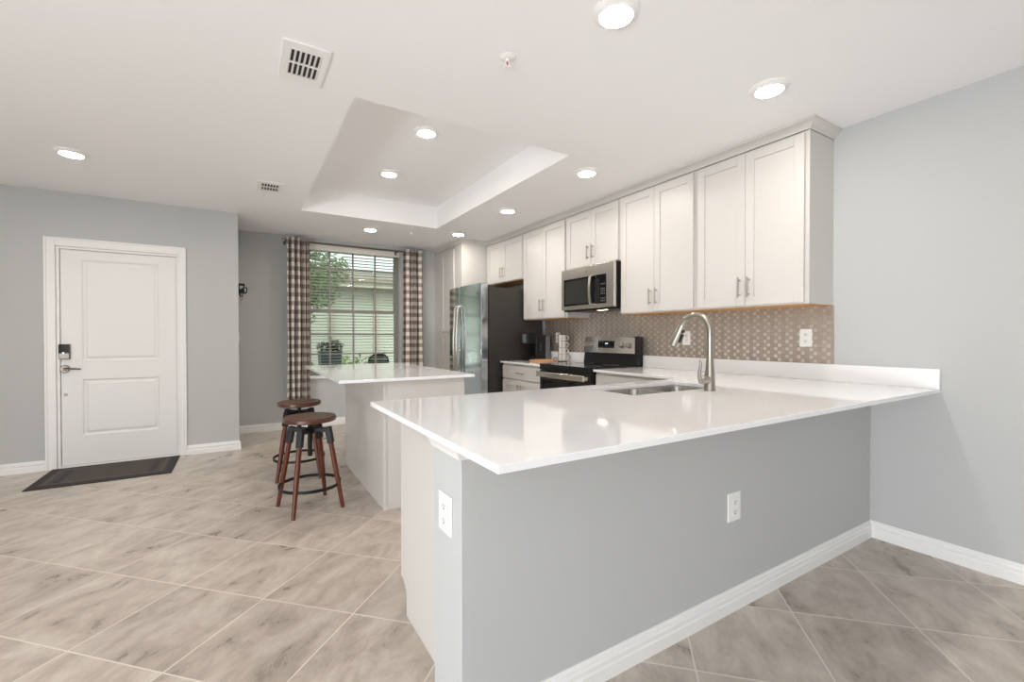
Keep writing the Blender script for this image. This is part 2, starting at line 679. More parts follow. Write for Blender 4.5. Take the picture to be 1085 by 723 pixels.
# door wall with opening
DX0, DX1, DZ = -4.645, -3.752, 2.015
w = B()
w.box(XL - .12, DX0, YD, YD + .14, 0, H)
w.box(DX1, XH, YD, YD + .14, 0, H)
w.box(DX0, DX1, YD, YD + .14, DZ, H)
struct('wall_front', w, M_wall)
# left wall with glass doors and a plain rear wall: both out of the photograph, the doors are added to light the room
w = B()
w.box(XL - .12, XL, YR, -4.4, 0, H).box(XL - .12, XL, -.6, YD, 0, H)
w.box(XL - .12, XL, -4.4, -.6, 2.25, H)
struct('wall_left', w, M_wall)
w = B()
w.box(XL - .12, 0, YR - .12, YR, 0, H)
struct('wall_rear', w, M_wall)
w = B()
for a in (-4.4, -3.15, -1.90, -.66):
    w.box(XL - .09, XL - .04, a, a + .06, .01, 2.25)
w.box(XL - .09, XL - .04, -4.34, -.66, .01, .07).box(XL - .09, XL - .04, -4.34, -.66, 2.19, 2.25)
struct('added_door_frame', w, M_frame, bevel=.003)  # frame of the unseen glass doors, added as a way in for light

# half wall that carries the breakfast counter
PXW, PT = -2.691, 0.207
struct('wall_peninsula', B().box(PXW, 0, 0, PT, 0, .893), M_wall, bevel=.004)
prof = [(0, .846), (.008, .846), (.011, .853), (.021, .872), (.027, .878), (.027, .893), (0, .893)]
struct('trim_1', B().sweep([(PXW + .0, PT), (PXW, 0), (-.001, 0)][::-1] if False else [(PXW, PT), (PXW, 0), (-.001, 0)], [(-o if False else o, z) for o, z in prof]), M_trim)

# baseboards
bprof = [(0, 0), (.017, 0), (.017, .046), (.012, .050), (.012, .060), (.016, .064), (.016, .070), (.010, .076), (.010, .084), (.0045, .089), (.004, .095), (0, .095)]
def base(name, path):
    b = B().sweep(path, bprof)
    return struct(name, b, M_trim)
base('baseboard_peninsula', [(PXW, 0), (-.016, 0)])
base('baseboard_right', [(0, 0), (0, YR)])
base('baseboard_front', [(XL, YD), (-4.721, YD)])
base('baseboard_front_right', [(-3.698, YD), (XH, YD), (XH, YW), (-.72, YW)]) if False else base('baseboard_hall', [(-3.698, YD), (XH, YD), (XH, YD + .001)])
base('baseboard_far', [(XH, YW), (-.70, YW)])

# ------------------------------------------------------------------ entry door (door_1)
d = B()
cw = .075
# casing with a stepped edge, then jamb
for (o, t_) in ((0, .014), (.012, .019), (.05, .013)):
    pass
d.box(DX0 - cw, DX0, YD - .016, YD, 0, DZ + cw).box(DX1, DX1 + cw - .02, YD - .016, YD, 0, DZ + cw)
d.box(DX0, DX1, YD - .016, YD, DZ, DZ + cw)
d.box(DX0 - cw, DX0 - cw + .018, YD - .022, YD - .016, 0, DZ + cw).box(DX1 + cw - .038, DX1 + cw - .02, YD - .022, YD - .016, 0, DZ + cw)
d.box(DX0 - cw + .018, DX1 + cw - .038, YD - .022, YD - .016, DZ + cw - .018, DZ + cw)
d.box(DX0, DX0 + .022, YD, YD + .12, 0, DZ).box(DX1 - .022, DX1, YD, YD + .12, 0, DZ).box(DX0 + .022, DX1 - .022, YD, YD + .12, DZ - .022, DZ)
d.box(DX0 + .022, DX1 - .022, YD, YD + .12, 0, .018)
door = struct('door_1', d, M_trim, bevel=.003)
YF = YD + .018   # door face
sx0, sx1, sz0, sz1 = DX0 + .025, DX1 - .025, .022, DZ - .025
PXa, PXb = -4.478, -3.918
b = B()
xs, zs = [sx0, PXa, PXb, sx1], [sz0, .285, .802, .973, 1.905, sz1]
# door leaf: front plate with two moulded panels
b.box(sx0, sx1, YF + .012, YF + .045, sz0, sz1)
for i in range(3):
    for j in range(5):
        if i == 1 and j in (1, 3):
            x0, x1, z0, z1 = xs[1], xs[2], zs[j], zs[j + 1]
            rings = []
            for q, dep in ((0, 0), (.012, .009), (.024, .009), (.040, .002), (.046, .002)):
                rings.append([b.bm.verts.new(p) for p in ((x0 + q, YF + dep, z0 + q), (x1 - q, YF + dep, z0 + q), (x1 - q, YF + dep, z1 - q), (x0 + q, YF + dep, z1 - q))])
            for r0, r1 in zip(rings, rings[1:]):
                for k in range(4):
                    b.bm.faces.new((r0[k], r0[(k + 1) % 4], r1[(k + 1) % 4], r1[k]))
            b.bm.faces.new(rings[-1])
        else:
            v = [b.bm.verts.new(p) for p in ((xs[i], YF, zs[j]), (xs[i + 1], YF, zs[j]), (xs[i + 1], YF, zs[j + 1]), (xs[i], YF, zs[j + 1]))]
            b.bm.faces.new(v)
b.bm.verts.ensure_lookup_table()
leaf = obj('door_leaf', b, M_door, door, smooth=False)
b = B().box(-4.634, -4.556, YF - .022, YF, .992, 1.130)
kp = obj('keypad_lock', b, M_hw, leaf, bevel=.006)
kp['label'] = 'keypad lock with black top and nickel base'
obj('keypad_screen', B().box(-4.629, -4.561, YF - .026, YF - .022, 1.045, 1.126), M_blackglass, kp, bevel=.003)
obj('lock_button', B().lathe([(.007, 0), (.007, .008)], (-4.597, YF - .034, 1.05), 'Y', 16), M_steel, kp)
b = B().lathe([(.034, -.014), (.034, -.004), (.030, 0)][::-1] if False else [(.030, -.014), (.034, -.010), (.034, 0)], (-4.592, YF, .903), 'Y', 28)
b.lathe([(.012, -.045), (.012, -.014)], (-4.592, YF, .903), 'Y', 16)
b.tube([(-4.592, YF - .045, .903), (-4.555, YF - .05, .905), (-4.51, YF - .05, .903), (-4.478, YF - .048, .900)], [.011, .010, .008, .007], 12)
obj('door_handle', b, M_hw, leaf)
obj('door_bumper', B().lathe([(.012, -.008), (.014, -.003), (.014, 0)], (-4.592, YF, .667), 'Y', 16), M_hw, leaf)

# ------------------------------------------------------------------ kitchen window (window_1)
w = B()
FY0, FY1 = YW + .075, YW + .125
fz0, fz1 = .672, 2.43
w.box(WX0, WX0 + .035, FY0, FY1, fz0, fz1).box(WX1 - .035, WX1, FY0, FY1, fz0, fz1)
w.box(WX0 + .035, WX1 - .035, FY0, FY1, fz0, fz0 + .04).box(WX0 + .035, WX1 - .035, FY0, FY1, fz1 - .035, fz1)
win = struct('window_1', w, M_frame, bevel=.003)
k = B().box(WX0 - .02, WX1 + .02, YW - .035, YW, .637, .655).box(WX0, WX1, YW, YW + .075, .655, .672)
obj('window_sill', k, M_trim, win, bevel=.003)
fx = lambda x: -3.2247 + (x + 3.2247) * 1.015
fzz = lambda z: 1.1977 + (z - 1.1977) * 1.015
zr = fzz(1.545)
s1 = B()   # upper sash muntins (rows) and lower
ix0, ix1 = WX0 + .035, WX1 - .035
def sash(name, z0, z1, y0, rail):
    s = B()
    s.box(ix0, ix0 + .03, y0, y0 + .025, z0, z1).box(ix1 - .03, ix1, y0, y0 + .025, z0, z1)
    s.box(ix0 + .03, ix1 - .03, y0, y0 + .025, z0, z0 + rail[0]).box(ix0 + .03, ix1 - .03, y0, y0 + .025, z1 - rail[1], z1)
    for x in (-2.198, -1.895, -1.592):
        xx = fx(x)
        s.box(xx - .011, xx + .011, y0 + .006, y0 + .019, z0 + rail[0], z1 - rail[1])
    return s
s = sash('u', zr - .02, fz1 - .035, FY0 + .026, (.04, .025))
for z in (2.115, 1.848):
    zz = fzz(z)
    s.box(ix0 + .03, ix1 - .03, FY0 + .033, FY0 + .044, zz - .011, zz + .011)
us = obj('upper_sash', s, M_frame, win)
s = sash('l', fz0 + .04, zr + .02, FY0, (.035, .045))
for z in (1.229, .962):
    zz = fzz(z)
    s.box(ix0 + .03, ix1 - .03, FY0 + .007, FY0 + .018, zz - .011, zz + .011)
ls = obj('lower_sash', s, M_frame, win)
obj('glass_pane', B().box(ix0 + .03, ix1 - .03, FY0 + .037, FY0 + .040, zr + .02, fz1 - .06), M_glass, us)
obj('glass_pane', B().box(ix0 + .03, ix1 - .03, FY0 + .011, FY0 + .014, fz0 + .075, zr - .025), M_glass, ls)

# horizontal blind inside the recess
bl = thing('window_blind', 'white horizontal slat blind lowered open over the kitchen window', 'blind', (-1.8625, YW + .04, 2.43))
obj('head_rail', B().box(WX0 + .004, WX1 - .004, YW + .142, YW + .19, 2.36, 2.428), M_blind, bl, bevel=.003)
obj('valance', B().box(WX0 + .004, WX1 - .004, YW + .0, YW + .022, 2.352, 2.428), M_blind, bl, bevel=.003)
zslat = 2.32
i = 0
while zslat > .73:
    q = B().rbox((-1.8625, YW + .165, zslat), (WX1 - WX0 - .02, .050, .0028), (R(-8), 0, 0))
    o = obj('slat', q, M_blind, bl)
    zslat -= .0415
    i += 1
obj('bottom_rail', B().box(WX0 + .01, WX1 - .01, YW + .142, YW + .188, .69, .712), M_blind, bl, bevel=.003)
for x in (-2.3, -1.86, -1.43):
    obj('ladder_cord', B().tube([(x, YW + .1385, 2.36), (x, YW + .1385, .705)], .0012, 6), M_blind, bl)

# ------------------------------------------------------------------ exterior seen through the window
struct('ground_outside', B().box(-9, 8, YW + .14, 16, -.12, -.02), M_paver)
nb = thing('neighbour_house', 'pale stucco neighbouring house with low tiled roof beyond the window', 'house', (0, 10.0, 0))
obj('wall', B().box(-7, 6, 9.6, 9.8, -.02, 2.35), M_stucco, nb)
obj('fascia', B().box(-7.3, 6.3, 9.22, 9.27, 2.30, 2.46), M_fascia, nb)
obj('soffit', B().box(-7.3, 6.3, 9.27, 9.6, 2.33, 2.36), M_fascia, nb)
obj('roof', B().prism([(9.15, 2.44), (12.6, 3.05), (12.6, 3.12), (9.15, 2.51)], 'X', -7.3, 6.3), M_roof, nb)
for x in (-1.55, -.55):
    obj('downspout' if x < -1 else 'corner_board', B().box(x, x + .14, 9.53, 9.6, 0, 2.33), M_fascia, nb, bevel=.01)


def leaves(b, centre, rad, n, size, seed, squash=1.0):
    rnd = random.Random(seed)
    for _ in range(n):
        while True:
            p = Vector((rnd.uniform(-1, 1), rnd.uniform(-1, 1), rnd.uniform(-1, 1)))
            if p.length < 1:
                break
        p = Vector((centre[0] + p.x * rad[0], centre[1] + p.y * rad[1], centre[2] + p.z * rad[2]))
        a = Vector((rnd.uniform(-1, 1), rnd.uniform(-1, 1), rnd.uniform(-.6, .6))).normalized()
        c2 = a.cross(Vector((rnd.uniform(-1, 1), rnd.uniform(-1, 1), rnd.uniform(-1, 1)))).normalized()
        s_ = size * rnd.uniform(.6, 1.3)
        v = [b.bm.verts.new(q) for q in (p - a * s_, p - c2 * s_ * .38 + a * .1 * s_, p + a * s_, p + c2 * s_ * .38 + a * .1 * s_)]
        b.bm.faces.new(v)


tr = thing('garden_tree', 'leafy young tree with thin trunk outside the left half of the window', 'tree', (-2.35, 7.6, -.02))
b = B().tube([(-2.35, 7.6, -.02), (-2.33, 7.6, .9), (-2.25, 7.62, 1.7), (-2.28, 7.6, 2.4), (-2.35, 7.55, 3.0)], [.05, .042, .035, .026, .012], 10)
b.tube([(-2.25, 7.62, 1.6), (-2.0, 7.5, 2.0), (-1.85, 7.45, 2.5)], [.026, .018, .008], 8)
b.tube([(-2.3, 7.6, 1.4), (-2.6, 7.7, 1.9), (-2.8, 7.75, 2.4)], [.024, .016, .008], 8)
obj('trunk', b, M_bark, tr)
b = B()
for q, (cx, cy, cz, r_, n_) in enumerate([(-2.5, 7.6, 2.35, .58, 900), (-2.1, 7.5, 2.05, .45, 560), (-1.85, 7.5, 2.4, .40, 380), (-2.6, 7.7, 1.75, .38, 330), (-2.2, 7.55, 2.9, .5, 380), (-2.3, 7.5, 1.55, .22, 90)]):
    leaves(b, (cx, cy, cz), (r_, r_, r_ * .8), int(n_ * 1.7), .05, q)
obj('crown', b, M_leaf, tr, smooth=False)

for q, (x, y, r_, lab) in enumerate([(-2.35, 6.95, .24, 'low grey-green shrub outside, at the left edge of the window'), (-1.62, 7.2, .20, 'bright green low shrub right of the grey planter'), (-1.15, 7.9, .32, 'grey-green low shrub behind the patio chair')]):
    t_ = thing('garden_shrub', lab, 'shrub', (x, y, -.02), 'low shrubs along the neighbouring wall')
    b = B().tube([(x, y, -.02), (x + .02, y, .35)], [.02, .012], 8).tube([(x, y, .05), (x + .1, y + .03, .4)], [.014, .008], 6)
    obj('stem', b, M_bark, t_)
    b = B()
    leaves(b, (x, y, .48), (r_, r_, .38), 320, .05, 40 + q)
    obj('foliage', b, M_leaf2 if q == 1 else M_leaf, t_, smooth=False)

pt = thing('planter_stand', 'slatted black metal plant stand outside under the grey planter', 'plant stand', (-2.03, 6.3, -.02))
b = B().box(-2.24, -1.83, 6.12, 6.48, .62, .645)
obj('top', b, M_blackmetal, pt, bevel=.003)
for x in (-2.22, -1.87):
    for y in (6.14, 6.44):
        obj('leg', B().box(x, x + .025, y, y + .025, -.02, .62), M_blackmetal, pt)
pl = thing('planter_box', 'blue-grey rectangular planter with dark plants outside the window', 'planter', (-2.03, 6.3, .645))
b = B().prism([(-2.175, .645), (-1.895, .645), (-1.875, .955), (-2.195, .955)], 'Y', 6.16, 6.44)
obj('pot', b, M_planter, pl, bevel=.008)
obj('rim', B().box(-2.205, -1.865, 6.15, 6.45, .955, .975), M_planter, pl, bevel=.004)
b = B()
leaves(b, (-2.11, 6.3, 1.04), (.12, .12, .08), 190, .028, 5)
leaves(b, (-1.96, 6.3, 1.05), (.13, .12, .09), 210, .028, 6)
leaves(b, (-2.02, 6.3, 1.13), (.03, .03, .07), 30, .024, 7)
obj('plant', b, M_leafdark, pl, smooth=False)

pc = thing('patio_chair', 'black slat-backed patio chair outside, its top seen in the window', 'chair', (-1.21, 6.75, -.02))
b = B()
cxp, hwp = -1.216, .165
outl = [(cxp - hwp, .56)] + [(cxp - hwp * math.cos(PI * t_ / 16), .78 + .125 * math.sin(PI * t_ / 16)) for t_ in range(0, 17)] + [(cxp + hwp, .56)]
b.tube([(x, 6.6 - (z - .45) * .2, z) for x, z in outl], .014, 10)
z = .58
while z < .89:
    hw = hwp if z < .78 else hwp * math.sqrt(max(0, 1 - ((z - .78) / .125) ** 2))
    y_ = 6.6 - (z - .45) * .2
    b.box(cxp - hw, cxp + hw, y_ - .004, y_ + .004, z - .014, z + .014)
    z += .033
obj('backrest', b, M_blackmetal, pc)
obj('seat', B().box(-1.43, -.99, 6.58, 7.0, .40, .425), M_blackmetal, pc, bevel=.01)
for x in (-1.41, -1.04):
    for y in (6.585, 6.965):
        obj('leg', B().tube([(x + .01, y + .01, -.02), (x + .01, y + .01, .41 if y > 6.7 else .64)], .012, 8), M_blackmetal, pc)

# ------------------------------------------------------------------ curtains and rod
YC = YW - .10
rod = thing('curtain_rod', 'bronze curtain rod with round finials above the window', 'curtain rod', (-1.86, YC, 2.425))
obj('pole', B().tube([(-2.735, YC, 2.425), (-.985, YC, 2.425)], .011, 14), M_rod, rod)
for x in (-2.755, -.965):
    sgn = -1 if x < -2 else 1
    pr = [(.008, -.018), (.014, -.016), (.014, -.012)] + [(.024 * math.sin(PI * k / 10), -.024 * math.cos(PI * k / 10) + .006) for k in range(1, 10)]
    obj('finial', B().lathe([(r_, sgn * h) for r_, h in pr], (x - sgn * .0, YC, 2.425), 'X', 20), M_nickel, rod)
for x in (-2.745, -1.215 if False else -1.30):
    obj('bracket', B().box(x - .008, x + .008, YC + .013, YW, 2.405, 2.420).box(x - .014, x + .014, YW - .006, YW, 2.38, 2.45), M_rod, rod)


def curtain(x0, x1, folds, amp, label, seed, z0=.33, z1=2.455):
    root = thing('curtain', label, 'curtain', ((x0 + x1) / 2, YC, z0), 'checked curtains at the kitchen window')
    rnd = random.Random(seed)
    n = folds * 24
    pts = []
    ph = [rnd.uniform(-.5, .5) for _ in range(folds + 2)]
    for i in range(n + 1):
        t = i / n
        a = t * folds * 2 * PI
        px = x0 + (x1 - x0) * (t + (1.0 * math.sin(a + seed) + .2 * math.sin(2 * (a + seed))) / (folds * 2 * PI))
        py = YC - amp * math.cos(a + seed)
        pts.append((px, py))
    arc = [0]
    for p, q in zip(pts, pts[1:]):
        arc.append(arc[-1] + math.dist(p, q))
    b = B()
    uvl = b.bm.loops.layers.uv.new('uv')
    nz = 26
    grid = []
    for j in range(nz + 1):
        z = z0 + (z1 - z0) * j / nz
        row = []
        for i, (px, py) in enumerate(pts):
            wob = .006 * math.sin(z * 3.1 + px * 40) * (1 - j / nz)
            cxm = (x0 + x1) / 2
            fl = 1 + .05 * (1 - j / nz)
            row.append(b.bm.verts.new((cxm + (px - cxm) * fl + wob, YC + (py - YC) * (1 + .15 * math.sin(z * 2 + i * .1)), z)))
        grid.append(row)
    for j in range(nz):
        for i in range(n):
            f = b.bm.faces.new((grid[j][i], grid[j][i + 1], grid[j + 1][i + 1], grid[j + 1][i]))
            for lp, (a_, c_) in zip(f.loops, ((i, j), (i + 1, j), (i + 1, j + 1), (i, j + 1))):
                lp[uvl].uv = (arc[a_] + .03, z0 + (z1 - z0) * c_ / nz)
    o = obj('fabric', b, M_check, root)
    md = o.modifiers.new('thick', 'SOLIDIFY')
    md.thickness = .0025
    for k in range(folds * 2):
        t = (k + .5 - .4 * seed / PI) / (folds * 2)
        if 0 < t < 1:
            xg = x0 + (x1 - x0) * t
            g = B().tube([(xg, YC + .020 * math.cos(2 * PI * q / 20), 2.425 + .020 * math.sin(2 * PI * q / 20)) for q in range(20)], .0035, 8, closed=True)
            obj('grommet', g, M_nickel, root)
    return root


curtain(-2.725, -2.47, 4, .075, 'buffalo-check curtain on the left of the window, beside the bar stools', 0)
curtain(-1.235, -.955, 3, .06, 'buffalo-check curtain on the right of the window, towards the refrigerator', 1)

# ------------------------------------------------------------------ cabinets
def shaker(b, face, a0, a1, z0, z1, axis='x', t=.02, rail=.058, dep=.007):
    """shaker door; face = front coordinate, thickness goes inward (+). axis x: front faces -x, spans y"""
    def bx(u0, u1, w0, w1, d0, d1):
        if axis == 'x':
            b.box(face + d0, face + d1, u0, u1, w0, w1)
        elif axis == '+x':
            b.box(face - d1, face - d0, u0, u1, w0, w1)
        elif axis == '+y':
            b.box(u0, u1, face - d1, face - d0, w0, w1)
        else:
            b.box(u0, u1, face + d0, face + d1, w0, w1)
    bx(a0, a0 + rail, z0, z1, 0, t)
    bx(a1 - rail, a1, z0, z1, 0, t)
    bx(a0 + rail, a1 - rail, z0, z0 + rail, 0, t)
    bx(a0 + rail, a1 - rail, z1 - rail, z1, 0, t)
    bx(a0 + rail, a1 - rail, z0 + rail, z1 - rail, dep, t - .002)
    return b


def pull(p, axis, length, out, parent):
    """bar pull: p centre on the door face, axis 'z' or 'y' or 'x', out = unit vector off the face"""
    c = Vector(p)
    o = Vector(out)
    d = {'z': Vector((0, 0, 1)), 'y': Vector((0, 1, 0)), 'x': Vector((1, 0, 0))}[axis]
    b = B().tube([c + o * .030 - d * length / 2, c + o * .030 + d * length / 2], .0055, 12)
    for s_ in (-1, 1):
        q = c + d * s_ * (length / 2 - .018)
        b.tube([q, q + o * .030], .0045, 10)
    return obj('handle', b, M_nickel, parent)


XU = -.320          # front of upper doors


def upper(label, y0, y1, z0, z1, split, hz, end_panel=False):
    t_ = thing('wall_cabinet', label, 'cabinet', ((XU / 2), (y0 + y1) / 2, z0), 'white upper cabinets on the right wall')
    b = B().box(XU + .021, -.001, y0, y1, z0 + .004, z1)
    # light rail lip in front and on the sides
    obj('body', b, M_cab, t_, bevel=.0015)
    obj('underside', B().box(XU + .024, -.012, y0 + .004, y1 - .004, z0, z0 + .004), M_cabin, t_)
    g = .0025
    d0, d1 = y0 + .022, y1 - .014
    zz0, zz1 = z0 + .012, z1 - .018
    a = obj('door', shaker(B(), XU, d0, split - g / 2, zz0, zz1), M_cab, t_, bevel=.0018)
    c_ = obj('door', shaker(B(), XU, split + g / 2, d1, zz0, zz1), M_cab, t_, bevel=.0018)
    pull((XU, split - .032, hz), 'z', .135, (-1, 0, 0), a)
    pull((XU, split + .032, hz), 'z', .135, (-1, 0, 0), c_)
    return t_


ZT = 2.445
upper('white upper cabinet nearest the camera, over the faucet end of the counter', .205, .975, 1.395, ZT, .594, 1.53)
upper('white upper cabinet between the nearest one and the microwave', .977, 1.755, 1.395, ZT, 1.369, 1.53)
upper('short white upper cabinet directly above the microwave', 1.757, 2.530, 1.882, ZT, 2.142, 2.02)
upper('tall white upper cabinet between microwave and refrigerator', 2.532, 3.362, 1.395, ZT, 2.95, 1.55)
upper('short white upper cabinet above the refrigerator', 3.364, 4.298, 1.895, ZT, 3.845, 2.03)

# crown moulding along the cabinet tops
cprof = [(0, 2.447), (.006, 2.447), (.008, 2.456), (.030, 2.484), (.046, 2.490), (.046, 2.503), (0, 2.503)]
struct('trim_2', B().sweep([(-.001, .203), (XU + .021, .203), (XU + .021, 4.298), (-.693, 4.298), (-.693, YW - .001)][::-1], cprof) if False else
       B().sweep([(-.693, YW - .001), (-.693, 4.30), (XU + .019, 4.30), (XU + .019, .205), (-.001, .205)], cprof), M_cab)

# pantry
t_ = thing('pantry_cabinet', 'tall white pantry cabinet in the corner behind the refrigerator', 'cabinet', (-.35, 4.78, 0))
obj('body', B().box(-.691, -.001, 4.300, YW - .001, .1, 2.446), M_cab, t_, bevel=.002)
obj('toe_kick', B().box(-.63, -.001, 4.32, YW - .001, 0, .1), M_cab, t_)
u_ = obj('door', shaker(B(), -.712, 4.53, 4.96, 1.27, 2.405, t=.02), M_cab, t_, bevel=.002)
l_ = obj('door', shaker(B(), -.712, 4.53, 4.96, .115, 1.245, t=.02), M_cab, t_, bevel=.002)
pull((-.712, 4.565, 1.40), 'z', .135, (-1, 0, 0), u_)
pull((-.712, 4.565, 1.10), 'z', .135, (-1, 0, 0), l_)

# base cabinets
XB = -.615
t_ = thing('base_cabinet', 'white base cabinet with drawer over two doors, between range and refrigerator', 'cabinet', (-.3, 2.94, 0), 'white base cabinets')
y0, y1 = 2.532, 3.352
obj('body', B().box(XB + .02, -.001, y0, y1, .1, .893), M_cab, t_, bevel=.0015)
obj('toe_kick', B().box(XB + .08, -.001, y0, y1, 0, .1), M_cab, t_)
dr = obj('drawer', B().box(XB, XB + .019, y0 + .012, y1 - .012, .725, .872), M_cab, t_, bevel=.003)
pull((XB, 2.942, .797), 'y', .135, (-1, 0, 0), dr)
a = obj('door', shaker(B(), XB, y0 + .012, 2.941, .115, .708), M_cab, t_, bevel=.0018)
c_ = obj('door', shaker(B(), XB, 2.944, y1 - .012, .115, .708), M_cab, t_, bevel=.0018)
pull((XB, 2.91, .60), 'z', .135, (-1, 0, 0), a)
pull((XB, 2.975, .60), 'z', .135, (-1, 0, 0), c_)

t_ = thing('base_cabinet', 'white base cabinet right of the range, in the counter corner', 'cabinet', (-.3, 1.3, 0), 'white base cabinets')
y0, y1 = .80, 1.752
obj('body', B().box(XB + .02, -.001, y0, y1, .1, .893), M_cab, t_, bevel=.0015)
obj('toe_kick', B().box(XB + .08, -.001, y0, y1, 0, .1), M_cab, t_)
dr = obj('drawer', B().box(XB, XB + .019, y0 + .12, y1 - .012, .725, .872), M_cab, t_, bevel=.003)
pull((XB, 1.33, .797), 'y', .135, (-1, 0, 0), dr)
a = obj('door', shaker(B(), XB, y0 + .12, 1.328, .115, .708), M_cab, t_, bevel=.0018)
c_ = obj('door', shaker(B(), XB, 1.331, y1 - .012, .115, .708), M_cab, t_, bevel=.0018)
pull((XB, 1.297, .60), 'z', .135, (-1, 0, 0), a)
pull((XB, 1.362, .60), 'z', .135, (-1, 0, 0), c_)

# peninsula cabinets: open boxes so the sink can hang inside
t_ = thing('base_cabinet', 'white cabinet row behind the peninsula half wall, end panel towards the entry', 'cabinet', (-1.6, .5, 0), 'white base cabinets')
PXC, PY1 = -2.6246, .775
b = B().prism([(PT, 0), (.700, 0), (.700, .100), (.745, .138), (PY1, .138), (PY1, .893), (PT, .893)], 'X', PXC, PXC + .019)
obj('end_panel', b, M_cab, t_, bevel=.0015)
b = B().box(PXC + .019, -.62, PT, PT + .012, .1, .893).box(PXC + .019, -.62, PT + .012, PY1 - .002, .1, .118)
for x in (-1.78, -.64):
    b.box(x, x + .018, PT + .012, PY1 - .002, .118, .893)
obj('carcass', b, M_cab, t_)
obj('toe_kick', B().box(PXC + .019, -.62, .68, .70, 0, .1), M_cab, t_)
for i, (x0, x1) in enumerate(((-2.60, -2.195), (-2.19, -1.79), (-1.775, -1.21), (-1.205, -.64))):
    dd = obj('door', shaker(B(), PY1 + .018, x0, x1, .115, .872, axis='+y'), M_cab, t_, bevel=.0018)
    pull(((x1 - .035) if i % 2 == 0 else (x0 + .035), PY1 + .018, .76), 'z', .135, (0, 1, 0), dd)

# ------------------------------------------------------------------ countertops
Z0, Z1 = .894, .914
SX0, SX1, SY0, SY1 = -1.61, -.89, .370, .705      # sink cut-out
ct = thing('countertop', 'white quartz peninsula countertop running to the range, with sink cut-out', 'countertop', (-1.4, .25, Z0), 'white quartz countertops')
xs = [-2.7445, SX0, SX1, -.635, -.0005]
ys = [-.311, SY0, SY1, .816, 1.755]
obj('slab', B().slab(xs, ys, lambda i, j: not (i == 1 and j == 1) and not (j == 3 and i < 3), Z0, Z1), M_quartz, ct, bevel=.002)
obj('backsplash_strip', B().box(-.0205, -.0005, -.311, 1.755, Z1, 1.022), M_quartz, ct, bevel=.002)
ct2 = thing('countertop', 'short white quartz countertop between range and refrigerator', 'countertop', (-.32, 2.94, Z0), 'white quartz countertops')
obj('slab', B().box(-.635, -.0005, 2.526, 3.362, Z0, Z1), M_quartz, ct2, bevel=.002)
obj('backsplash_strip', B().box(-.0205, -.0005, 2.526, 3.362, Z1, 1.022), M_quartz, ct2, bevel=.002)

tag(obj('mosaic_backsplash', B().slab([-.008, -.0005], [.197, 1.7565, 2.5305, 3.345], lambda i, j: True, 1.0225, 1.3945).box(-.008, -.0005, 1.7565, 2.5305, 1.3945, 1.4545), M_mosaic, smooth=False), 'brushed metal square mosaic backsplash under the upper cabinets', 'backsplash')

# ------------------------------------------------------------------ island
isl = thing('island_cabinet', 'white kitchen island cabinet with plain end panel beside the bar stools', 'cabinet', (-2.08, 2.56, 0), 'white base cabinets')
IX0, IX1, IY0, IY1 = -2.392, -1.765, 1.90, 3.225
obj('body', B().box(IX0 + .012, IX1 - .02, IY0 + .012, IY1, .1, .893), M_cab, isl, bevel=.001)
obj('toe_kick', B().box(IX0 + .012, IX1 - .09, IY0 + .012, IY1, 0, .1), M_cab, isl)
obj('end_panel', B().prism([(IX0 + .0, 0), (IX1 - .085, 0), (IX1 - .085, .1), (IX1 - .02, .1), (IX1 - .02, .893), (IX0 + .0, .893)], 'Y', IY0, IY0 + .012), M_cab, isl, bevel=.001)
obj('back_panel', B().box(IX0, IX0 + .012, IY0 + .012, IY1, 0, .893), M_cab, isl, bevel=.001)
obj('corner_strip', B().box(IX0 - .006, IX0 + .016, IY0 - .006, IY0, 0, .893).box(IX0 - .006, IX0, IY0, IY0 + .016, 0, .893), M_cab, isl)
for y0, y1 in ((1.93, 2.345), (2.35, 2.77), (2.775, 3.21)):
    dd = obj('door', shaker(B(), IX1, y0, y1, .115, .872, axis='+x'), M_cab, isl, bevel=.0018)
    pull((IX1, y1 - .035, .76), 'z', .135, (1, 0, 0), dd)
tag(obj('countertop', B().box(-2.692, -1.722, 1.850, 3.615, Z0, Z1), M_quartz, bevel=.002), 'white quartz island countertop below the window, reflecting the panes', 'countertop', 'white quartz countertops')

# ------------------------------------------------------------------ sink and faucet
sk = thing('kitchen_sink', 'stainless steel double-bowl undermount sink in the peninsula', 'sink', (-1.23, .54, .7))
def bowl(x0, x1, y0, y1, z0):
    b = B()
    def ring(q, z, r_):
        pts = []
        for cx, cy, a0 in ((x1 - q - r_, y1 - q - r_, 0), (x0 + q + r_, y1 - q - r_, 90), (x0 + q + r_, y0 + q + r_, 180), (x1 - q - r_, y0 + q + r_, 270)):
            for k in range(7):
                a = R(a0 + 15 * k)
                pts.append(b.bm.verts.new((cx + r_ * math.cos(a), cy + r_ * math.sin(a), z)))
        return pts
    rs = [ring(-.012, .8925, .05), ring(-.012, .8905, .05) if False else ring(-.002, .8925, .05), ring(0, .885, .05), ring(.004, z0 + .03, .05), ring(.02, z0 + .004, .045), ring(.06, z0, .04)]
    for a, c2 in zip(rs, rs[1:]):
        for i in range(len(a)):
            b.bm.faces.new((a[i], a[(i + 1) % len(a)], c2[(i + 1) % len(a)], c2[i]))
    b.bm.faces.new(rs[-1])
    return b
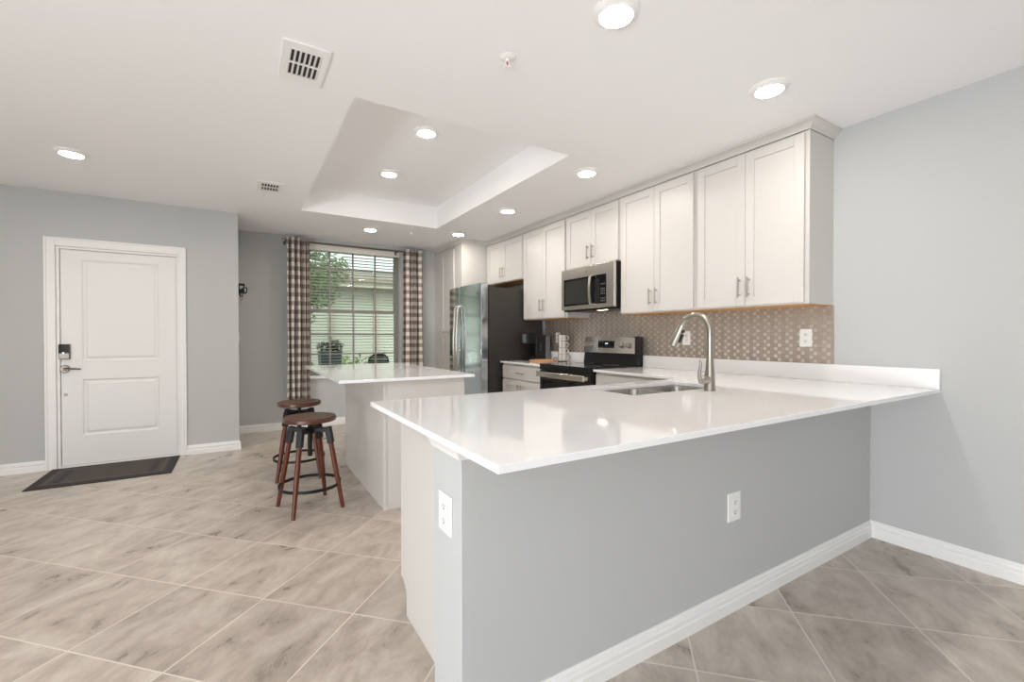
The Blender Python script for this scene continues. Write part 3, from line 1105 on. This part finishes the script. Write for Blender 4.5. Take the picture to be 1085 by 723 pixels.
for (x0, x1, dpt) in ((SX0 + .004, -1.262, .72), (-1.236, SX1 - .004, .70)):
    bo = obj('bowl', bowl(x0, x1, SY0 + .006, SY1 - .006, dpt), M_sink, sk)
    md = bo.modifiers.new('thick', 'SOLIDIFY')
    md.thickness = .0012
    xm, ym = (x0 + x1) / 2, (SY0 + SY1) / 2
    obj('drain', B().lathe([(.045, dpt + .001), (.042, dpt + .004), (.03, dpt + .002), (.01, dpt + .001)], (xm, ym, 0), 'Z', 24), M_nickel, bo)

FX, FY = -1.118, .300
fc = thing('kitchen_faucet', 'brushed nickel gooseneck pull-down faucet beside the sink', 'faucet', (FX, FY, Z1))
b = B().lathe([(.030, .9145), (.030, .920), (.027, .926), (.0265, .97), (.025, 1.0), (.021, 1.04), (.017, 1.09), (.0165, 1.12), (.0165, 1.125)], (FX, FY, 0), 'Z', 32)
obj('body', b, M_nickel, fc)
pts = [(FX, FY, 1.125), (FX, FY, 1.18), (FX, FY, 1.225)]
rA = .090
for k in range(1, 15):
    a = PI - R(158) * k / 14
    pts.append((FX, FY + rA + rA * math.cos(a), 1.225 + rA * math.sin(a)))
obj('spout', B().tube(pts, .0148, 18), M_nickel, fc)
e0 = Vector(pts[-1])
dr_ = (Vector(pts[-1]) - Vector(pts[-2])).normalized()
sp_ = B().tube([e0 - dr_ * .004, e0 + dr_ * .008, e0 + dr_ * .06, e0 + dr_ * .118, e0 + dr_ * .122], [.0165, .0185, .025, .030, .026], 24)
hd = obj('spray_head', sp_, M_nickel, fc)
nn_ = Vector((1, 0, 0)).cross(dr_).normalized()
if nn_.y > 0:
    nn_ = -nn_
q = e0 + dr_ * .068 + nn_ * .0255
b = B().tube([q - dr_ * .026, q + dr_ * .026], 0, sq=(.012, .018))
q = e0 + dr_ * .026 + nn_ * .0215
b.tube([q - dr_ * .009, q + dr_ * .009], 0, sq=(.010, .018))
obj('spray_button', b, M_black, hd, bevel=.002)
b = B().tube([(FX - .015, FY, .972), (FX - .035, FY, .972), (FX - .066, FY, .972), (FX - .078, FY, .972)], [.020, .024, .023, .014], 20)
hb_ = obj('handle_hub', b, M_nickel, fc)
obj('lever', B().tube([(FX - .070, FY, .955), (FX - .086, FY, .985), (FX - .084, FY, 1.02), (FX - .076, FY, 1.055), (FX - .080, FY, 1.075)], [.007, .010, .008, .0065, .006], 12), M_nickel, hb_)

# ------------------------------------------------------------------ range
rg = thing('kitchen_range', 'stainless and black electric range between the counters', 'range', (-.33, 2.14, 0))
RY0, RY1 = 1.760, 2.520
obj('body', B().box(-.625, -.012, RY0, RY1, .06, .905), M_black, rg, bevel=.003)
for x in (-.6, -.06):
    for y in (RY0 + .04, RY1 - .04):
        obj('foot', B().lathe([(.018, 0), (.018, .06)], (x, y, 0), 'Z', 14), M_black, rg)
dro = obj('storage_drawer', B().box(-.645, -.626, RY0 + .004, RY1 - .004, .085, .24), M_steel, rg, bevel=.004)
dv = obj('oven_door', B().box(-.662, -.626, RY0 + .004, RY1 - .004, .25, .868), M_black, rg, bevel=.006)
obj('door_glass', B().box(-.6645, -.662, RY0 + .05, RY1 - .05, .33, .775), M_glassdark, dv)
obj('door_trim', B().box(-.6645, -.662, RY0 + .006, RY1 - .006, .252, .30), M_steel, dv)
b = B()
hp = []
for k in range(13):
    t = k / 12
    y = RY0 + .02 + (RY1 - RY0 - .04) * t
    hp.append((-.712 - .014 * math.sin(PI * t), y, .832))
b.tube(hp, 0, sq=(.052, .018))
for y in (RY0 + .035, RY1 - .035):
    b.box(-.705, -.662, y - .014, y + .014, .812, .850)
obj('oven_handle', b, M_steel, dv, bevel=.007, seg=3)
ctp = obj('cooktop', B().box(-.668, -.095, RY0 - .002, RY1 + .002, .9145, .928), M_blackglass, rg, bevel=.005)
obj('cooktop_edge', B().box(-.662, -.625, RY0, RY1, .872, .914), M_black, rg, bevel=.003)
for (x, y, r_) in ((-.50, 1.95, .10), (-.50, 2.33, .08), (-.24, 1.95, .075), (-.24, 2.33, .095)):
    b = B().tube([(x + r_ * math.cos(2 * PI * k / 40), y + r_ * math.sin(2 * PI * k / 40), .9283) for k in range(40)], .0006, 6, closed=True)
    obj('burner_ring', b, M_grey, ctp)
obj('backguard', B().prism([(-.095, .9145), (-.012, .9145), (-.012, 1.195), (-.060, 1.195), (-.075, 1.05), (-.088, .95)], 'Y', RY0 + .004, RY1 - .004), M_black, rg, bevel=.004)
# stainless control panel, gently bowed
b = B()
N_ = 16
rows = []
for k in range(N_ + 1):
    t = k / N_
    y = RY0 + .03 + (RY1 - RY0 - .036) * t
    bow = .022 * math.sin(PI * t)
    zt = 1.188 + .014 * math.sin(PI * t)
    rows.append([(-.092 - bow, y, 1.035), (-.074 - bow, y, zt), (-.058, y, zt), (-.072, y, 1.035)])
vr = [[b.bm.verts.new(p) for p in r_] for r_ in rows]
for a, c2 in zip(vr, vr[1:]):
    for j in range(4):
        b.bm.faces.new((a[j], a[(j + 1) % 4], c2[(j + 1) % 4], c2[j]))
b.bm.faces.new(vr[0])
b.bm.faces.new(vr[-1])
cp = obj('control_panel', b, M_steel, rg, bevel=.0015)
obj('panel_end_cap', B().box(-.094, -.052, RY0 + .002, RY0 + .029, 1.03, 1.200), M_black, rg, bevel=.004)
# display
def panel_x(y, z):
    t = (y - RY0 - .03) / (RY1 - RY0 - .036)
    bow = .022 * math.sin(PI * max(0, min(1, t)))
    s_ = (z - 1.035) / .155
    return -.092 + .018 * s_ - bow
y0, y1, z0, z1 = 2.045, 2.275, 1.085, 1.155
b = B()
nn = 8
fr_ = []
for k in range(nn + 1):
    y = y0 + (y1 - y0) * k / nn
    fr_.append([b.bm.verts.new((panel_x(y, z) - .002, y, z)) for z in (z0, z1)] + [b.bm.verts.new((panel_x(y, z) + .002, y, z)) for z in (z1, z0)])
for a, c2 in zip(fr_, fr_[1:]):
    for j in range(4):
        b.bm.faces.new((a[j], a[(j + 1) % 4], c2[(j + 1) % 4], c2[j]))
b.bm.faces.new(fr_[0])
b.bm.faces.new(fr_[-1])
dp = obj('display', b, M_blackglass, cp, smooth=False)
b = B()
for k, dx in enumerate((-.015, -.006, .006, .015)):
    y = 2.15 - dx
    x = panel_x(y, 1.128) - .0026
    b.box(x, x + .0005, y - .003, y + .003, 1.121, 1.135)
obj('clock_digits', b, M_digits, dp)
b = B()
for row in (1.098, 1.142):
    for k in range(5):
        y = 2.065 + .047 * k
        if abs(y - 2.15) < .02 and row > 1.1:
            continue
        x = panel_x(y, row) - .0026
        b.box(x, x + .0005, y - .006, y + .006, row - .0025, row + .0025)
obj('display_marks', b, M_grey, dp)
for y in (1.862, 1.945, 2.395, 2.462):
    x = panel_x(y, 1.115)
    b = B().lathe([(.028, 0), (.028, -.006), (.022, -.008), (.020, -.030), (.016, -.033)], (x, y, 1.115), 'X', 24)
    b.box(x - .038, x - .030, y - .004, y + .004, 1.097, 1.133)
    obj('knob', b, M_nickel, cp)

# ------------------------------------------------------------------ microwave
mw = thing('microwave_oven', 'stainless over-the-range microwave hanging under the short cabinet', 'microwave', (-.2, 2.14, 1.455))
MY0, MY1, MZ0, MZ1 = 1.762, 2.523, 1.455, 1.878
obj('body', B().box(-.352, -.012, MY0, MY1, MZ0, MZ1), M_black, mw, bevel=.002)
XF = -.384
fz_ = obj('front_frame', B().box(XF, -.353, MY0, MY1, MZ0 + .012, MZ1), M_steel, mw, bevel=.006)
obj('vent_strip', B().box(-.353, -.30, MY0 + .01, MY1 - .01, MZ0 - .004, MZ0), M_blackmetal, mw)
# black field with window, handle and key panel
bf = obj('black_field', B().box(XF - .003, XF, 1.862, 2.478, 1.505, 1.775), M_blackglass, mw, bevel=.002)
obj('door_window', B().box(XF - .0042, XF - .003, 2.09, 2.455, 1.525, 1.755), M_mwglass, bf)
hp = [(XF - .004, 2.040, 1.502), (XF - .030, 2.040, 1.512)] + [(XF - .034 - .012 * math.sin(PI * k / 8), 2.040, 1.515 + .25 * k / 8) for k in range(9)] + [(XF - .030, 2.040, 1.768), (XF - .004, 2.040, 1.778)]
obj('handle', B().tube(hp, 0, sq=(.012, .030)), M_steel, mw, bevel=.004)
obj('handle_shade', B().box(XF - .008, XF - .003, 1.945, 2.015, 1.515, 1.735), M_black, bf, bevel=.003)
b = B()
for row in range(8):
    for k in range(3):
        if row in (2, 6):
            continue
        y = 1.883 + .020 * k
        z = 1.53 + .022 * row
        b.box(XF - .0038, XF - .003, y - .006, y + .006, z - .005, z + .005)
obj('key_buttons', b, M_grey, bf)
obj('badge', B().lathe([(.010, 0), (.010, -.002)], (XF, 2.14, 1.826), 'X', 20), M_nickel, mw)
obj('task_lamp', B().box(-.30, -.25, 1.98, 2.08, MZ0 - .004, MZ0), M_underlamp, mw)

# ------------------------------------------------------------------ refrigerator
rf = thing('refrigerator', 'side-by-side stainless refrigerator with charcoal sides beside the pantry', 'refrigerator', (-.45, 3.83, 0))
GY0, GY1 = 3.378, 4.285
obj('body', B().box(-.775, -.03, GY0 + .004, GY1 - .004, .03, 1.775), M_charcoal, rf, bevel=.004)
obj('base_grille', B().box(-.80, -.775, GY0 + .01, GY1 - .01, .03, .11), M_blackmetal, rf)
for x in (-.7, -.1):
    for y in (GY0 + .06, GY1 - .06):
        obj('foot', B().lathe([(.02, 0), (.02, .03)], (x, y, 0), 'Z', 14), M_blackmetal, rf)
GS = 3.915
def fx_(y):
    t = (y - GY0) / (GY1 - GY0)
    return -.876 - .028 * math.sin(PI * t)
def fdoor(y0, y1):
    b = B()
    n_ = 10
    poly = [(fx_(y0 + (y1 - y0) * k / n_), y0 + (y1 - y0) * k / n_) for k in range(n_ + 1)]
    poly += [(-.790, y1), (-.790, y0)]
    b.prism(poly, 'Z', .115, 1.815)
    return b
dR = obj('door', fdoor(GY0, GS - .003), M_fridge, rf, bevel=.006)
dL = obj('door', fdoor(GS + .003, GY1), M_fridge, rf, bevel=.006)
obj('door_gasket', B().box(-.790, -.7755, GY0 + .01, GS - .01, .13, 1.77).box(-.790, -.7755, GS + .01, GY1 - .01, .13, 1.77), M_blackmetal, rf)
for s_, dd in ((-1, dR), (1, dL)):
    y = GS + s_ * .042
    x0 = fx_(y)
    hp = [(x0 + .002, y, .62), (x0 - .035, y, .64)] + [(x0 - .042 - .022 * math.sin(PI * k / 12), y, .66 + .88 * k / 12) for k in range(13)] + [(x0 - .035, y, 1.56), (x0 + .002, y, 1.58)]
    obj('handle', B().tube(hp, .0135, 12), M_steel, dd)
b = B().box(fx_(4.14) - .002, fx_(4.14) + .012, 4.06, 4.235, .93, 1.30)
dsp = obj('water_dispenser', b, M_blackglass, dL, bevel=.004)
obj('dispenser_tray', B().box(fx_(4.14) - .014, fx_(4.14) - .002, 4.07, 4.225, .925, .95), M_steel, dsp, bevel=.003)
obj('hinge_cap', B().box(-.86, -.70, GY0 + .01, GY0 + .07, 1.8035, 1.82) if False else B().box(-.78, -.70, GY0 + .012, GY0 + .07, 1.7755, 1.80), M_charcoal, rf, bevel=.004)
obj('hinge_cap', B().box(-.78, -.70, GY1 - .07, GY1 - .012, 1.7755, 1.80), M_charcoal, rf, bevel=.004)
obj('badge', B().lathe([(.017, .0), (.017, -.003), (.013, -.004)], (fx_(3.46) , 3.46, 1.70), 'X', 24), M_grey, dR)

# ------------------------------------------------------------------ outlets
def outlet(name, label, c, face, w_=.076, h_=.118, cat='outlet', kind='duplex'):
    """face '-x' on the right wall, '-y' on the half wall front, '-X' on its end; c on the wall surface"""
    t_ = thing(name, label, cat, c, 'white wall plates')
    def loc(u, v, d):      # u along the wall, v up, d off the wall
        if face == '-x':
            return (c[0] - d, c[1] + u, c[2] + v)
        if face == '+x':
            return (c[0] + d, c[1] + u, c[2] + v)
        return (c[0] + u, c[1] - d, c[2] + v)
    def bx(b, u0, u1, v0, v1, d0, d1):
        p, q = loc(u0, v0, d0), loc(u1, v1, d1)
        b.box(min(p[0], q[0]), max(p[0], q[0]), min(p[1], q[1]), max(p[1], q[1]), min(p[2], q[2]), max(p[2], q[2]))
        return b
    obj('cover_plate', bx(B(), -w_ / 2, w_ / 2, -h_ / 2, h_ / 2, .0, .006), M_plastic, t_, bevel=.002)
    if kind == 'duplex':
        for s_ in (-1, 1):
            r_ = obj('receptacle', bx(B(), -.017, .017, s_ * .022 - .014, s_ * .022 + .014, .006, .0085), M_plastic, t_, bevel=.003)
            b = B()
            bx(b, -.008, -.0055, s_ * .022 - .002, s_ * .022 + .007, .0085, .0092)
            bx(b, .0055, .008, s_ * .022 - .002, s_ * .022 + .007, .0085, .0092)
            bx(b, -.003, .003, s_ * .022 - .010, s_ * .022 - .005, .0085, .0092)
            obj('socket_slots', b, M_slot, r_)
    else:
        obj('rocker', bx(B(), -.016, .016, -.033, .033, .006, .010), M_plastic, t_, bevel=.002)
    return t_


outlet('power_outlet', 'white duplex outlet on the mosaic at its near right end', (-.0082, .357, 1.19), '-x')
outlet('power_outlet', 'white duplex outlet on the mosaic right behind the faucet', (-.0082, 1.286, 1.186), '-x')
outlet('power_outlet', 'white outlet on the mosaic behind the mug stack', (-.0082, 3.075, 1.185), '-x')
outlet('power_outlet', 'white duplex outlet low on the grey peninsula front', (-1.382, -.0002, .452), '-y', .09, .125)
outlet('power_outlet', 'white duplex outlet on the narrow end of the peninsula half wall', (PXW - .0002, .106, .658), '-x', .095, .120)
outlet('light_switch', 'white rocker switch plate on the short hall wall, seen edge-on', (XH + .0002, 4.78, 1.19), '+x', .076, .118, 'light switch', 'rocker')

# hook rack and key on the hall wall
hk = thing('key_hook_rack', 'small black wall hook rack holding a key, at the hall wall corner', 'hook rack', (XH, 4.80, 1.70))
obj('plate', B().box(XH, XH + .012, 4.72, 4.88, 1.675, 1.80), M_blackmetal, hk, bevel=.002)
b = B().box(XH + .012, XH + .062, 4.73, 4.87, 1.785, 1.797).box(XH + .012, XH + .058, 4.73, 4.87, 1.69, 1.735)
for y in (4.75, 4.85):
    b.tube([(XH + .05, y, 1.79), (XH + .058, y, 1.76), (XH + .03, y, 1.735)], .006, 8)
obj('shelf', b, M_blackmetal, hk)
for y in (4.76, 4.84):
    obj('hook', B().tube([(XH + .058, y, 1.70), (XH + .078, y, 1.705), (XH + .082, y, 1.745), (XH + .074, y, 1.765)], .006, 8), M_blackmetal, hk)
obj('hook', B().tube([(XH + .012, 4.80, 1.69), (XH + .014, 4.80, 1.66), (XH + .036, 4.80, 1.655), (XH + .04, 4.80, 1.675)], .006, 8), M_blackmetal, hk)
ky = thing('hanging_key', 'copper-coloured key hanging from the black hook rack', 'key', (XH + .022, 4.80, 1.60))
obj('bow', B().tube([(XH + .022 + .014 * math.cos(2 * PI * k / 16), 4.80, 1.632 + .018 * math.sin(2 * PI * k / 16)) for k in range(16)], .004, 8, closed=True), M_brass, ky)
obj('blade', B().box(XH + .019, XH + .025, 4.7985, 4.8015, 1.55, 1.615).box(XH + .025, XH + .030, 4.7985, 4.8015, 1.553, 1.56), M_nickel, ky)

# ------------------------------------------------------------------ things on the short counter
cm = thing('coffee_maker', 'black single-serve coffee maker with smoky water tank next to the refrigerator', 'coffee maker', (-.22, 3.235, Z1))
CY0, CY1 = 3.17, 3.305
b = B().box(-.26, -.115, CY0, CY1, Z1 + .0005, 1.215)
obj('body', b, M_black, cm, bevel=.010, seg=3)
obj('drip_base', B().box(-.385, -.26, CY0 + .01, CY1 - .01, Z1 + .0005, .945), M_black, cm, bevel=.006)
obj('brew_head', B().box(-.375, -.26, CY0 + .005, CY1 - .005, 1.11, 1.235), M_black, cm, bevel=.012, seg=3)
obj('lid_handle', B().box(-.384, -.376, CY0 + .03, CY1 - .03, 1.125, 1.225), M_grey, cm, bevel=.0035)
obj('water_tank', B().box(-.113, -.045, CY0 + .004, CY1 - .004, Z1 + .0005, 1.21), M_tank, cm, bevel=.010, seg=3)
b = B()
for k in range(5):
    z = 1.03 + .021 * k
    b.box(-.200, -.188, CY0 - .0012, CY0, z, z + .013 - .004 * (k % 2))
obj('side_lettering', b, M_grey, cm)

tb = thing('serving_tray', 'round wooden tray with black wire handles on the short counter', 'tray', (-.30, 2.965, Z1))
b = B().lathe([(.150, .9145), (.158, .920), (.160, .935), (.154, .935), (.150, .924), (.01, .924)], (-.30, 2.965, 0), 'Z', 48)
obj('dish', b, M_traywood, tb)
for s_ in (-1, 1):
    dx, dy = .40 * s_, -.92 * s_
    cx, cy = -.30 + .155 * dx, 2.965 + .155 * dy
    tx, ty = -dy, dx
    obj('handle', B().tube([(cx - tx * .035, cy - ty * .035, .932), (cx - tx * .035, cy - ty * .035, .958), (cx - tx * .025, cy - ty * .025, .965), (cx + tx * .025, cy + ty * .025, .965), (cx + tx * .035, cy + ty * .035, .958), (cx + tx * .035, cy + ty * .035, .932)], .0035, 8), M_blackmetal, tb)

KX, KY = -.115, 2.855
mr = thing('mug_rack', 'black wire stand around the tower of white mugs', 'mug rack', (KX, KY, Z1))
b = B().lathe([(.055, .9145), (.055, .919), (.048, .921)], (KX, KY, 0), 'Z', 28)
obj('base', b, M_blackmetal, mr)
b = B()
for a in (45, 165, 225):
    x, y = KX + .0505 * math.cos(R(a)), KY + .0505 * math.sin(R(a))
    b.tube([(x, y, .919), (x, y, 1.222)], .002, 8)
b.tube([(KX + .0505 * math.cos(2 * PI * k / 28), KY + .0505 * math.sin(2 * PI * k / 28), 1.222) for k in range(28)], .002, 6, closed=True)
obj('wire_frame', b, M_blackmetal, mr)
def mug(label, z):
    m_ = thing('coffee_mug', label, 'mug', (KX, KY, z), 'white mugs stacked in a rack')
    b = B().lathe([(.030, z + .0), (.038, z + .004), (.0405, z + .012), (.0405, z + .072), (.0370, z + .072), (.0365, z + .012), (.01, z + .009)], (KX, KY, 0), 'Z', 28)
    obj('cup', b, M_mug, m_)
    a = R(-33)
    ux, uy = math.cos(a), math.sin(a)
    pts = [(KX + ux * (.039 + .031 * math.sin(PI * k / 10)), KY + uy * (.039 + .031 * math.sin(PI * k / 10)), z + .038 - .024 * math.cos(PI * k / 10)) for k in range(11)]
    obj('handle', B().tube(pts, .0058, 10), M_mug, m_)
    return m_
for i, l_ in enumerate(['white mug at the bottom of the stack beside the range', 'white mug second from the bottom of the stack', 'white mug second from the top of the stack', 'white mug on top of the stack beside the range']):
    mug(l_, .9215 + .0745 * i)

# ------------------------------------------------------------------ bar stools
def stool(label, loc, rz):
    t_ = thing('bar_stool', label, 'bar stool', loc, 'round swivel bar stools at the island', rz)
    T = Vector(loc)
    def L_(p):
        return (p[0] + T.x, p[1] + T.y, p[2] + T.z)
    b = B()
    cx, cy, cz = loc
    zs_ = .607
    b.lathe([(.165, zs_), (.172, zs_ + .006), (.172, zs_ + .026), (.166, zs_ + .033), (.05, zs_ + .031)], (cx, cy, 0), 'Z', 48)
    obj('seat', b, M_seatwood, t_)
    b = B().lathe([(.075, zs_ - .006), (.075, zs_)], (cx, cy, 0), 'Z', 24)
    b.lathe([(.013, .36), (.015, .365), (.015, zs_ - .006)], (cx, cy, 0), 'Z', 18)
    for k in range(9):
        b.lathe([(.015, .37 + k * .014), (.0168, .374 + k * .014), (.0168, .378 + k * .014), (.015, .382 + k * .014)], (cx, cy, 0), 'Z', 18)
    obj('screw_post', b, M_blackmetal, t_)
    b = B().lathe([(.030, .515), (.030, .560)], (cx, cy, 0), 'Z', 20)
    for k in range(4):
        a = PI / 2 * k
        b.rbox((cx + .080 * math.cos(a), cy + .080 * math.sin(a), .545), (.105, .034, .030), (0, 0, a))
    obj('bracket', b, M_blackmetal, t_, bevel=.003)
    for k in range(4):
        a = PI / 2 * k
        top = Vector((.128 * math.cos(a), .128 * math.sin(a), .565))
        bot = Vector((.232 * math.cos(a), .232 * math.sin(a), .0))
        d = (bot - top)
        leg = B().tube([L_(top + d * .17), L_(top + d * .5), L_(bot)], [.0165, .0175, .013], 16)
        lg = obj('leg', leg, M_stoolwood, t_)
        sock = B().tube([L_(top), L_(top + d * .20)], 0, sq=(.038, .038))
        obj('leg_socket', sock, M_blackmetal, lg, bevel=.003)
    zr_ = .165
    rr = .232 - (.232 - .128) * (zr_ / .565) - .002
    b = B()
    n_ = 48
    pts = [(cx + (rr + .0) * math.cos(2 * PI * k / n_), cy + rr * math.sin(2 * PI * k / n_), zr_) for k in range(n_)]
    b.tube(pts, 0, sq=(.020, .007), closed=True)
    obj('foot_ring', b, M_blackmetal, t_)
    return t_


stool('bar stool with dark wood round seat and black foot ring, nearer the camera', (-2.815, 2.245, 0), R(57))
stool('bar stool with dark wood round seat behind the other, near the curtain', (-2.80, 3.07, 0), R(38))

# ------------------------------------------------------------------ door mat
mt = thing('door_mat', 'dark rectangular door mat with raised bands at the entry door', 'door mat', (-4.213, 4.04, 0))
ax0, ax1, ay0, ay1 = -4.674, -3.752, 3.715, 4.372
obj('border', B().box(ax0, ax1, ay0, ay1, .0005, .008), M_rugdark, mt, bevel=.003)
obj('field', B().box(ax0 + .06, ax1 - .06, ay0 + .06, ay1 - .06, .008, .0105), M_rug, mt)
b = B()
for x in (ax0 + .135, ax1 - .175):
    b.box(x, x + .04, ay0 + .13, ay1 - .13, .0105, .0125)
bb = obj('raised_band', b, M_rugdark, mt)
b = B()
for y in (ay0 + .085, ay1 - .105):
    b.box(ax0 + .08, ax1 - .08, y, y + .018, .0105, .0122)
for x in (ax0 + .08, ax1 - .098):
    b.box(x, x + .018, ay0 + .103, ay1 - .105, .0105, .0122)
obj('raised_outline', b, M_ruglight, mt)

# ------------------------------------------------------------------ ceiling fixtures
def ceiling_light(label, x, y, z):
    t_ = thing('ceiling_light', label, 'ceiling light', (x, y, z), 'recessed ceiling lights')
    b = B().lathe([(.094, z), (.094, z - .004), (.086, z - .009), (.070, z - .019), (.066, z - .020), (.066, z - .016)], (x, y, 0), 'Z', 40)
    obj('trim_ring', b, M_plastic, t_)
    b = B().lathe([(.066, z - .0165), (.060, z - .0195), (.03, z - .0205), (.004, z - .0208)], (x, y, 0), 'Z', 40)
    obj('lens', b, M_lens, t_)
    return t_


for lab, x, y, z in [
    ('ceiling light at the top edge of the photo, nearest the camera', -1.929, .165, H),
    ('ceiling light in front of the nearest upper cabinet', -.851, .146, H),
    ('ceiling light above the entry door side, far left', -4.246, 3.168, H),
    ('ceiling light in front of the microwave, right of the tray recess', -.880, 1.556, H),
    ('ceiling light in front of the tall cabinet left of the microwave', -.871, 2.793, H),
    ('added ceiling light outside the view, left of the camera', -4.75, .75, H),  # unseen lamp, added to brighten the door wall
    ('added ceiling light outside the view, left of the entry door', -5.6, 2.7, H),  # unseen lamp, added to lift the door wall and ceiling on the left
    ('ceiling light in front of the pantry', -.871, 4.02, H),
    ('ceiling light just in front of the kitchen window', -1.881, 4.345, H),
    ('ceiling light inside the raised tray, nearer one', -2.015, 2.08, TZ),
    ('ceiling light inside the raised tray, farther one', -2.015, 3.08, TZ)]:
    ceiling_light(lab, x, y, z)


def vent(label, x0, x1, y0, y1):
    t_ = thing('air_vent', label, 'air vent', ((x0 + x1) / 2, (y0 + y1) / 2, H), 'ceiling air vents')
    ix0, ix1 = x0 + .035, x1 - .035
    iy0, iy1 = y0 + .06, y1 - .06
    xs, ys = [x0, ix0, ix1, x1], [y0, iy0, (iy0 + iy1) / 2 - .006, (iy0 + iy1) / 2 + .006, iy1, y1]
    obj('frame', B().slab(xs, ys, lambda i, j: not (i == 1 and j in (1, 3)), H - .008, H - .0005), M_plastic, t_, bevel=.002)
    obj('duct_opening', B().box(ix0 - .004, ix1 + .004, iy0 - .004, iy1 + .004, H - .0015, H - .0005), M_slot, t_)
    n_ = 7
    for k in range(n_):
        x = ix0 + (ix1 - ix0) * k / (n_ - 1)
        for ya, yb in ((iy0, ys[2]), (ys[3], iy1)):
            obj('vane', B().rbox((x, (ya + yb) / 2, H - .006), (.010, yb - ya, .0015), (0, R(35), 0)), M_vane, t_)
    return t_


vent('larger white ceiling air vent, left of the tray recess', -3.062, -2.862, 1.025, 1.36)
vent('smaller white ceiling air vent farther back, near the hall corner', -3.105, -2.905, 3.11, 3.42)


def sprinkler(label, x, y, s_=1.0):
    t_ = thing('fire_sprinkler', label, 'sprinkler', (x, y, H), 'ceiling fire sprinklers')
    obj('escutcheon', B().lathe([(.038 * s_, H - .0005), (.038 * s_, H - .003), (.024 * s_, H - .010), (.012 * s_, H - .012)], (x, y, 0), 'Z', 28), M_plastic, t_)
    b = B().lathe([(.009, H - .012), (.009, H - .022)], (x, y, 0), 'Z', 14)
    for s2 in (-1, 1):
        b.tube([(x + s2 * .009, y, H - .020), (x + s2 * .014, y, H - .032), (x + s2 * .004, y, H - .048)], .0022, 8)
    b.lathe([(.016, H - .050), (.018, H - .048), (.004, H - .046)], (x, y, 0), 'Z', 18)
    obj('sprinkler_frame', b, M_plastic, t_)
    obj('glass_bulb', B().lathe([(.002, H - .045), (.0035, H - .04), (.0035, H - .028), (.002, H - .022)], (x, y, 0), 'Z', 10), M_red, t_)
    return t_


sprinkler('white fire sprinkler on the ceiling between vent and nearest light', -2.155, .64)
sprinkler('small fire sprinkler on the ceiling near the window', -1.398, 4.28, .8)
